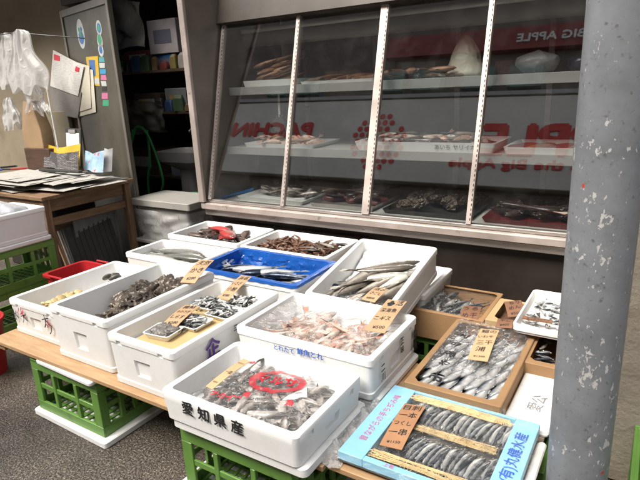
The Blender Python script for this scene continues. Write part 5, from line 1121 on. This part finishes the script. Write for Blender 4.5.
# ------------------------------------------------------------------ shelf in the dark room
su = thing('storage_shelf', (-5.3, 4.6, 0), 'dark wooden storage shelf in the unlit back room', 'shelf')
SHW = wood_mat('shelf_wood', (.05, .03, .018), (.10, .065, .04), 'x', 2.5, False, .8)
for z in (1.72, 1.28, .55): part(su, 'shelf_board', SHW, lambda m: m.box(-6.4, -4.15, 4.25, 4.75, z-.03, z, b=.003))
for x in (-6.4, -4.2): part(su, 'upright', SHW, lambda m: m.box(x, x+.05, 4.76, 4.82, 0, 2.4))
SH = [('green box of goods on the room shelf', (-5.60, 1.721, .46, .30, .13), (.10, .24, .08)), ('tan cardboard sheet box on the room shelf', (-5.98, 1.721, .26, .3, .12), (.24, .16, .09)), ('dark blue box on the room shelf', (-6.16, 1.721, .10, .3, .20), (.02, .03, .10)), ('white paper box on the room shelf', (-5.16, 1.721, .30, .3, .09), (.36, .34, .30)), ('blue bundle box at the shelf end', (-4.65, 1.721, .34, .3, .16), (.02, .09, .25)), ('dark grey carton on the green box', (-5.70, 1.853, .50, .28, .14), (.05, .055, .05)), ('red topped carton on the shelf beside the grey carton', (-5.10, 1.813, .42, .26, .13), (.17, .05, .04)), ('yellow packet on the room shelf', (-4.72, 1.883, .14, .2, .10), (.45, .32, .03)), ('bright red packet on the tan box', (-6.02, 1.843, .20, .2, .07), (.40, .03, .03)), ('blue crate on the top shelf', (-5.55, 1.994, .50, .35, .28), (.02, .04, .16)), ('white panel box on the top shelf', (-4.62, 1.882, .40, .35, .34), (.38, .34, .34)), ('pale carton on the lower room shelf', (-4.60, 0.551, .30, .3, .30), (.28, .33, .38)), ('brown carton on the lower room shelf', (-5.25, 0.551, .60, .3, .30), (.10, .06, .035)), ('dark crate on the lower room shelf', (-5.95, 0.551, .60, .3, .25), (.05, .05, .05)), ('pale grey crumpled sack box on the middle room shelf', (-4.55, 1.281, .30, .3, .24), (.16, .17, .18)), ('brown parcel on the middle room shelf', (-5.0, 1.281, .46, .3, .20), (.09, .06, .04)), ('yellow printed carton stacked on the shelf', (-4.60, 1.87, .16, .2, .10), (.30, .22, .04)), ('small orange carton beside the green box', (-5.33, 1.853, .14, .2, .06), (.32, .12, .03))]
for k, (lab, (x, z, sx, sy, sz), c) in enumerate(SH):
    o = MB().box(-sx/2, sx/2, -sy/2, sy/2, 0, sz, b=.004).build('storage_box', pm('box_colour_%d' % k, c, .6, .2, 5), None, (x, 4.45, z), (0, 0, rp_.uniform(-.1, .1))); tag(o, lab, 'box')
    MB().box(-sx/2*.6, sx/2*.6, -sy/2-.003, -sy/2-.0008, sz*.3, sz*.7).build('box_label', pm('box_label_%d' % (k % 3), ((.4, .38, .33), (.12, .12, .16), (.3, .2, .08))[k % 3], .6, .1), o)
sack('clear_sack', -3.75, 4.36, 1.0, .001, .001, .001, FILM, 'x') if False else None
def drape(x0, x1, z0, z1, Y, label, seed, mat):
    return tag(MB().sheet(26, 20, lambda u, v: (x0+(x1-x0)*u+.04*nz3(u*2, v*2, seed, 2), Y-.10*(1-v)*0+.06*nz3(u*4, v*2, seed, 1.7), z0+(z1-z0)*v*(1-.35*abs(u-.4))+.05*nz3(u*3, seed, v*3, 1))).build('plastic_drape', mat, None, sharp=180), label, 'plastic sheet')
DIMB = bag_mat('dim_sheet', (.22, .21, .185), .35, .3)
drape(-5.75, -4.7, 1.95, 2.5, 4.10, 'grey plastic sheet hanging over the top shelf', 1., DIMB)
drape(-5.6, -4.6, 1.05, 1.44, 4.18, 'grey plastic sheet drooping below the room shelf', 4., DIMB)
rq = random.Random(21); COLS = [((.16, .04, .035), 'red'), ((.04, .08, .17), 'blue'), ((.22, .17, .06), 'yellow'), ((.07, .12, .06), 'green'), ((.32, .30, .27), 'white'), ((.20, .13, .07), 'tan'), ((.04, .04, .04), 'black')]
for k in range(20):
    c, cn = COLS[k % 7]; z = (1.721, 1.281)[k % 2]; x = -5.75+1.5*(k//2+.5)/10; sx, sy, sz = rq.uniform(.08, .16), rq.uniform(.05, .09), rq.uniform(.06, .17)
    o = MB().loft([rr(sx/2*.95, sy/2*.95, .012, 0), rr(sx/2, sy/2, .014, sz*.3), rr(sx/2*rq.uniform(.7, 1), sy/2, .014, sz*.8), rr(sx/2*.6, sy/2*.3, .01, sz)]).build('shelf_packet', pm('packet_'+cn, c, .45, .25, 9), None, (x, 4.285, z), (0, 0, rq.uniform(-.3, .3)))
    tag(o, 'small %s packet on the %s board of the storage shelf' % (cn, ('upper', 'middle')[k % 2]), 'packet', 'packets on the storage shelf')
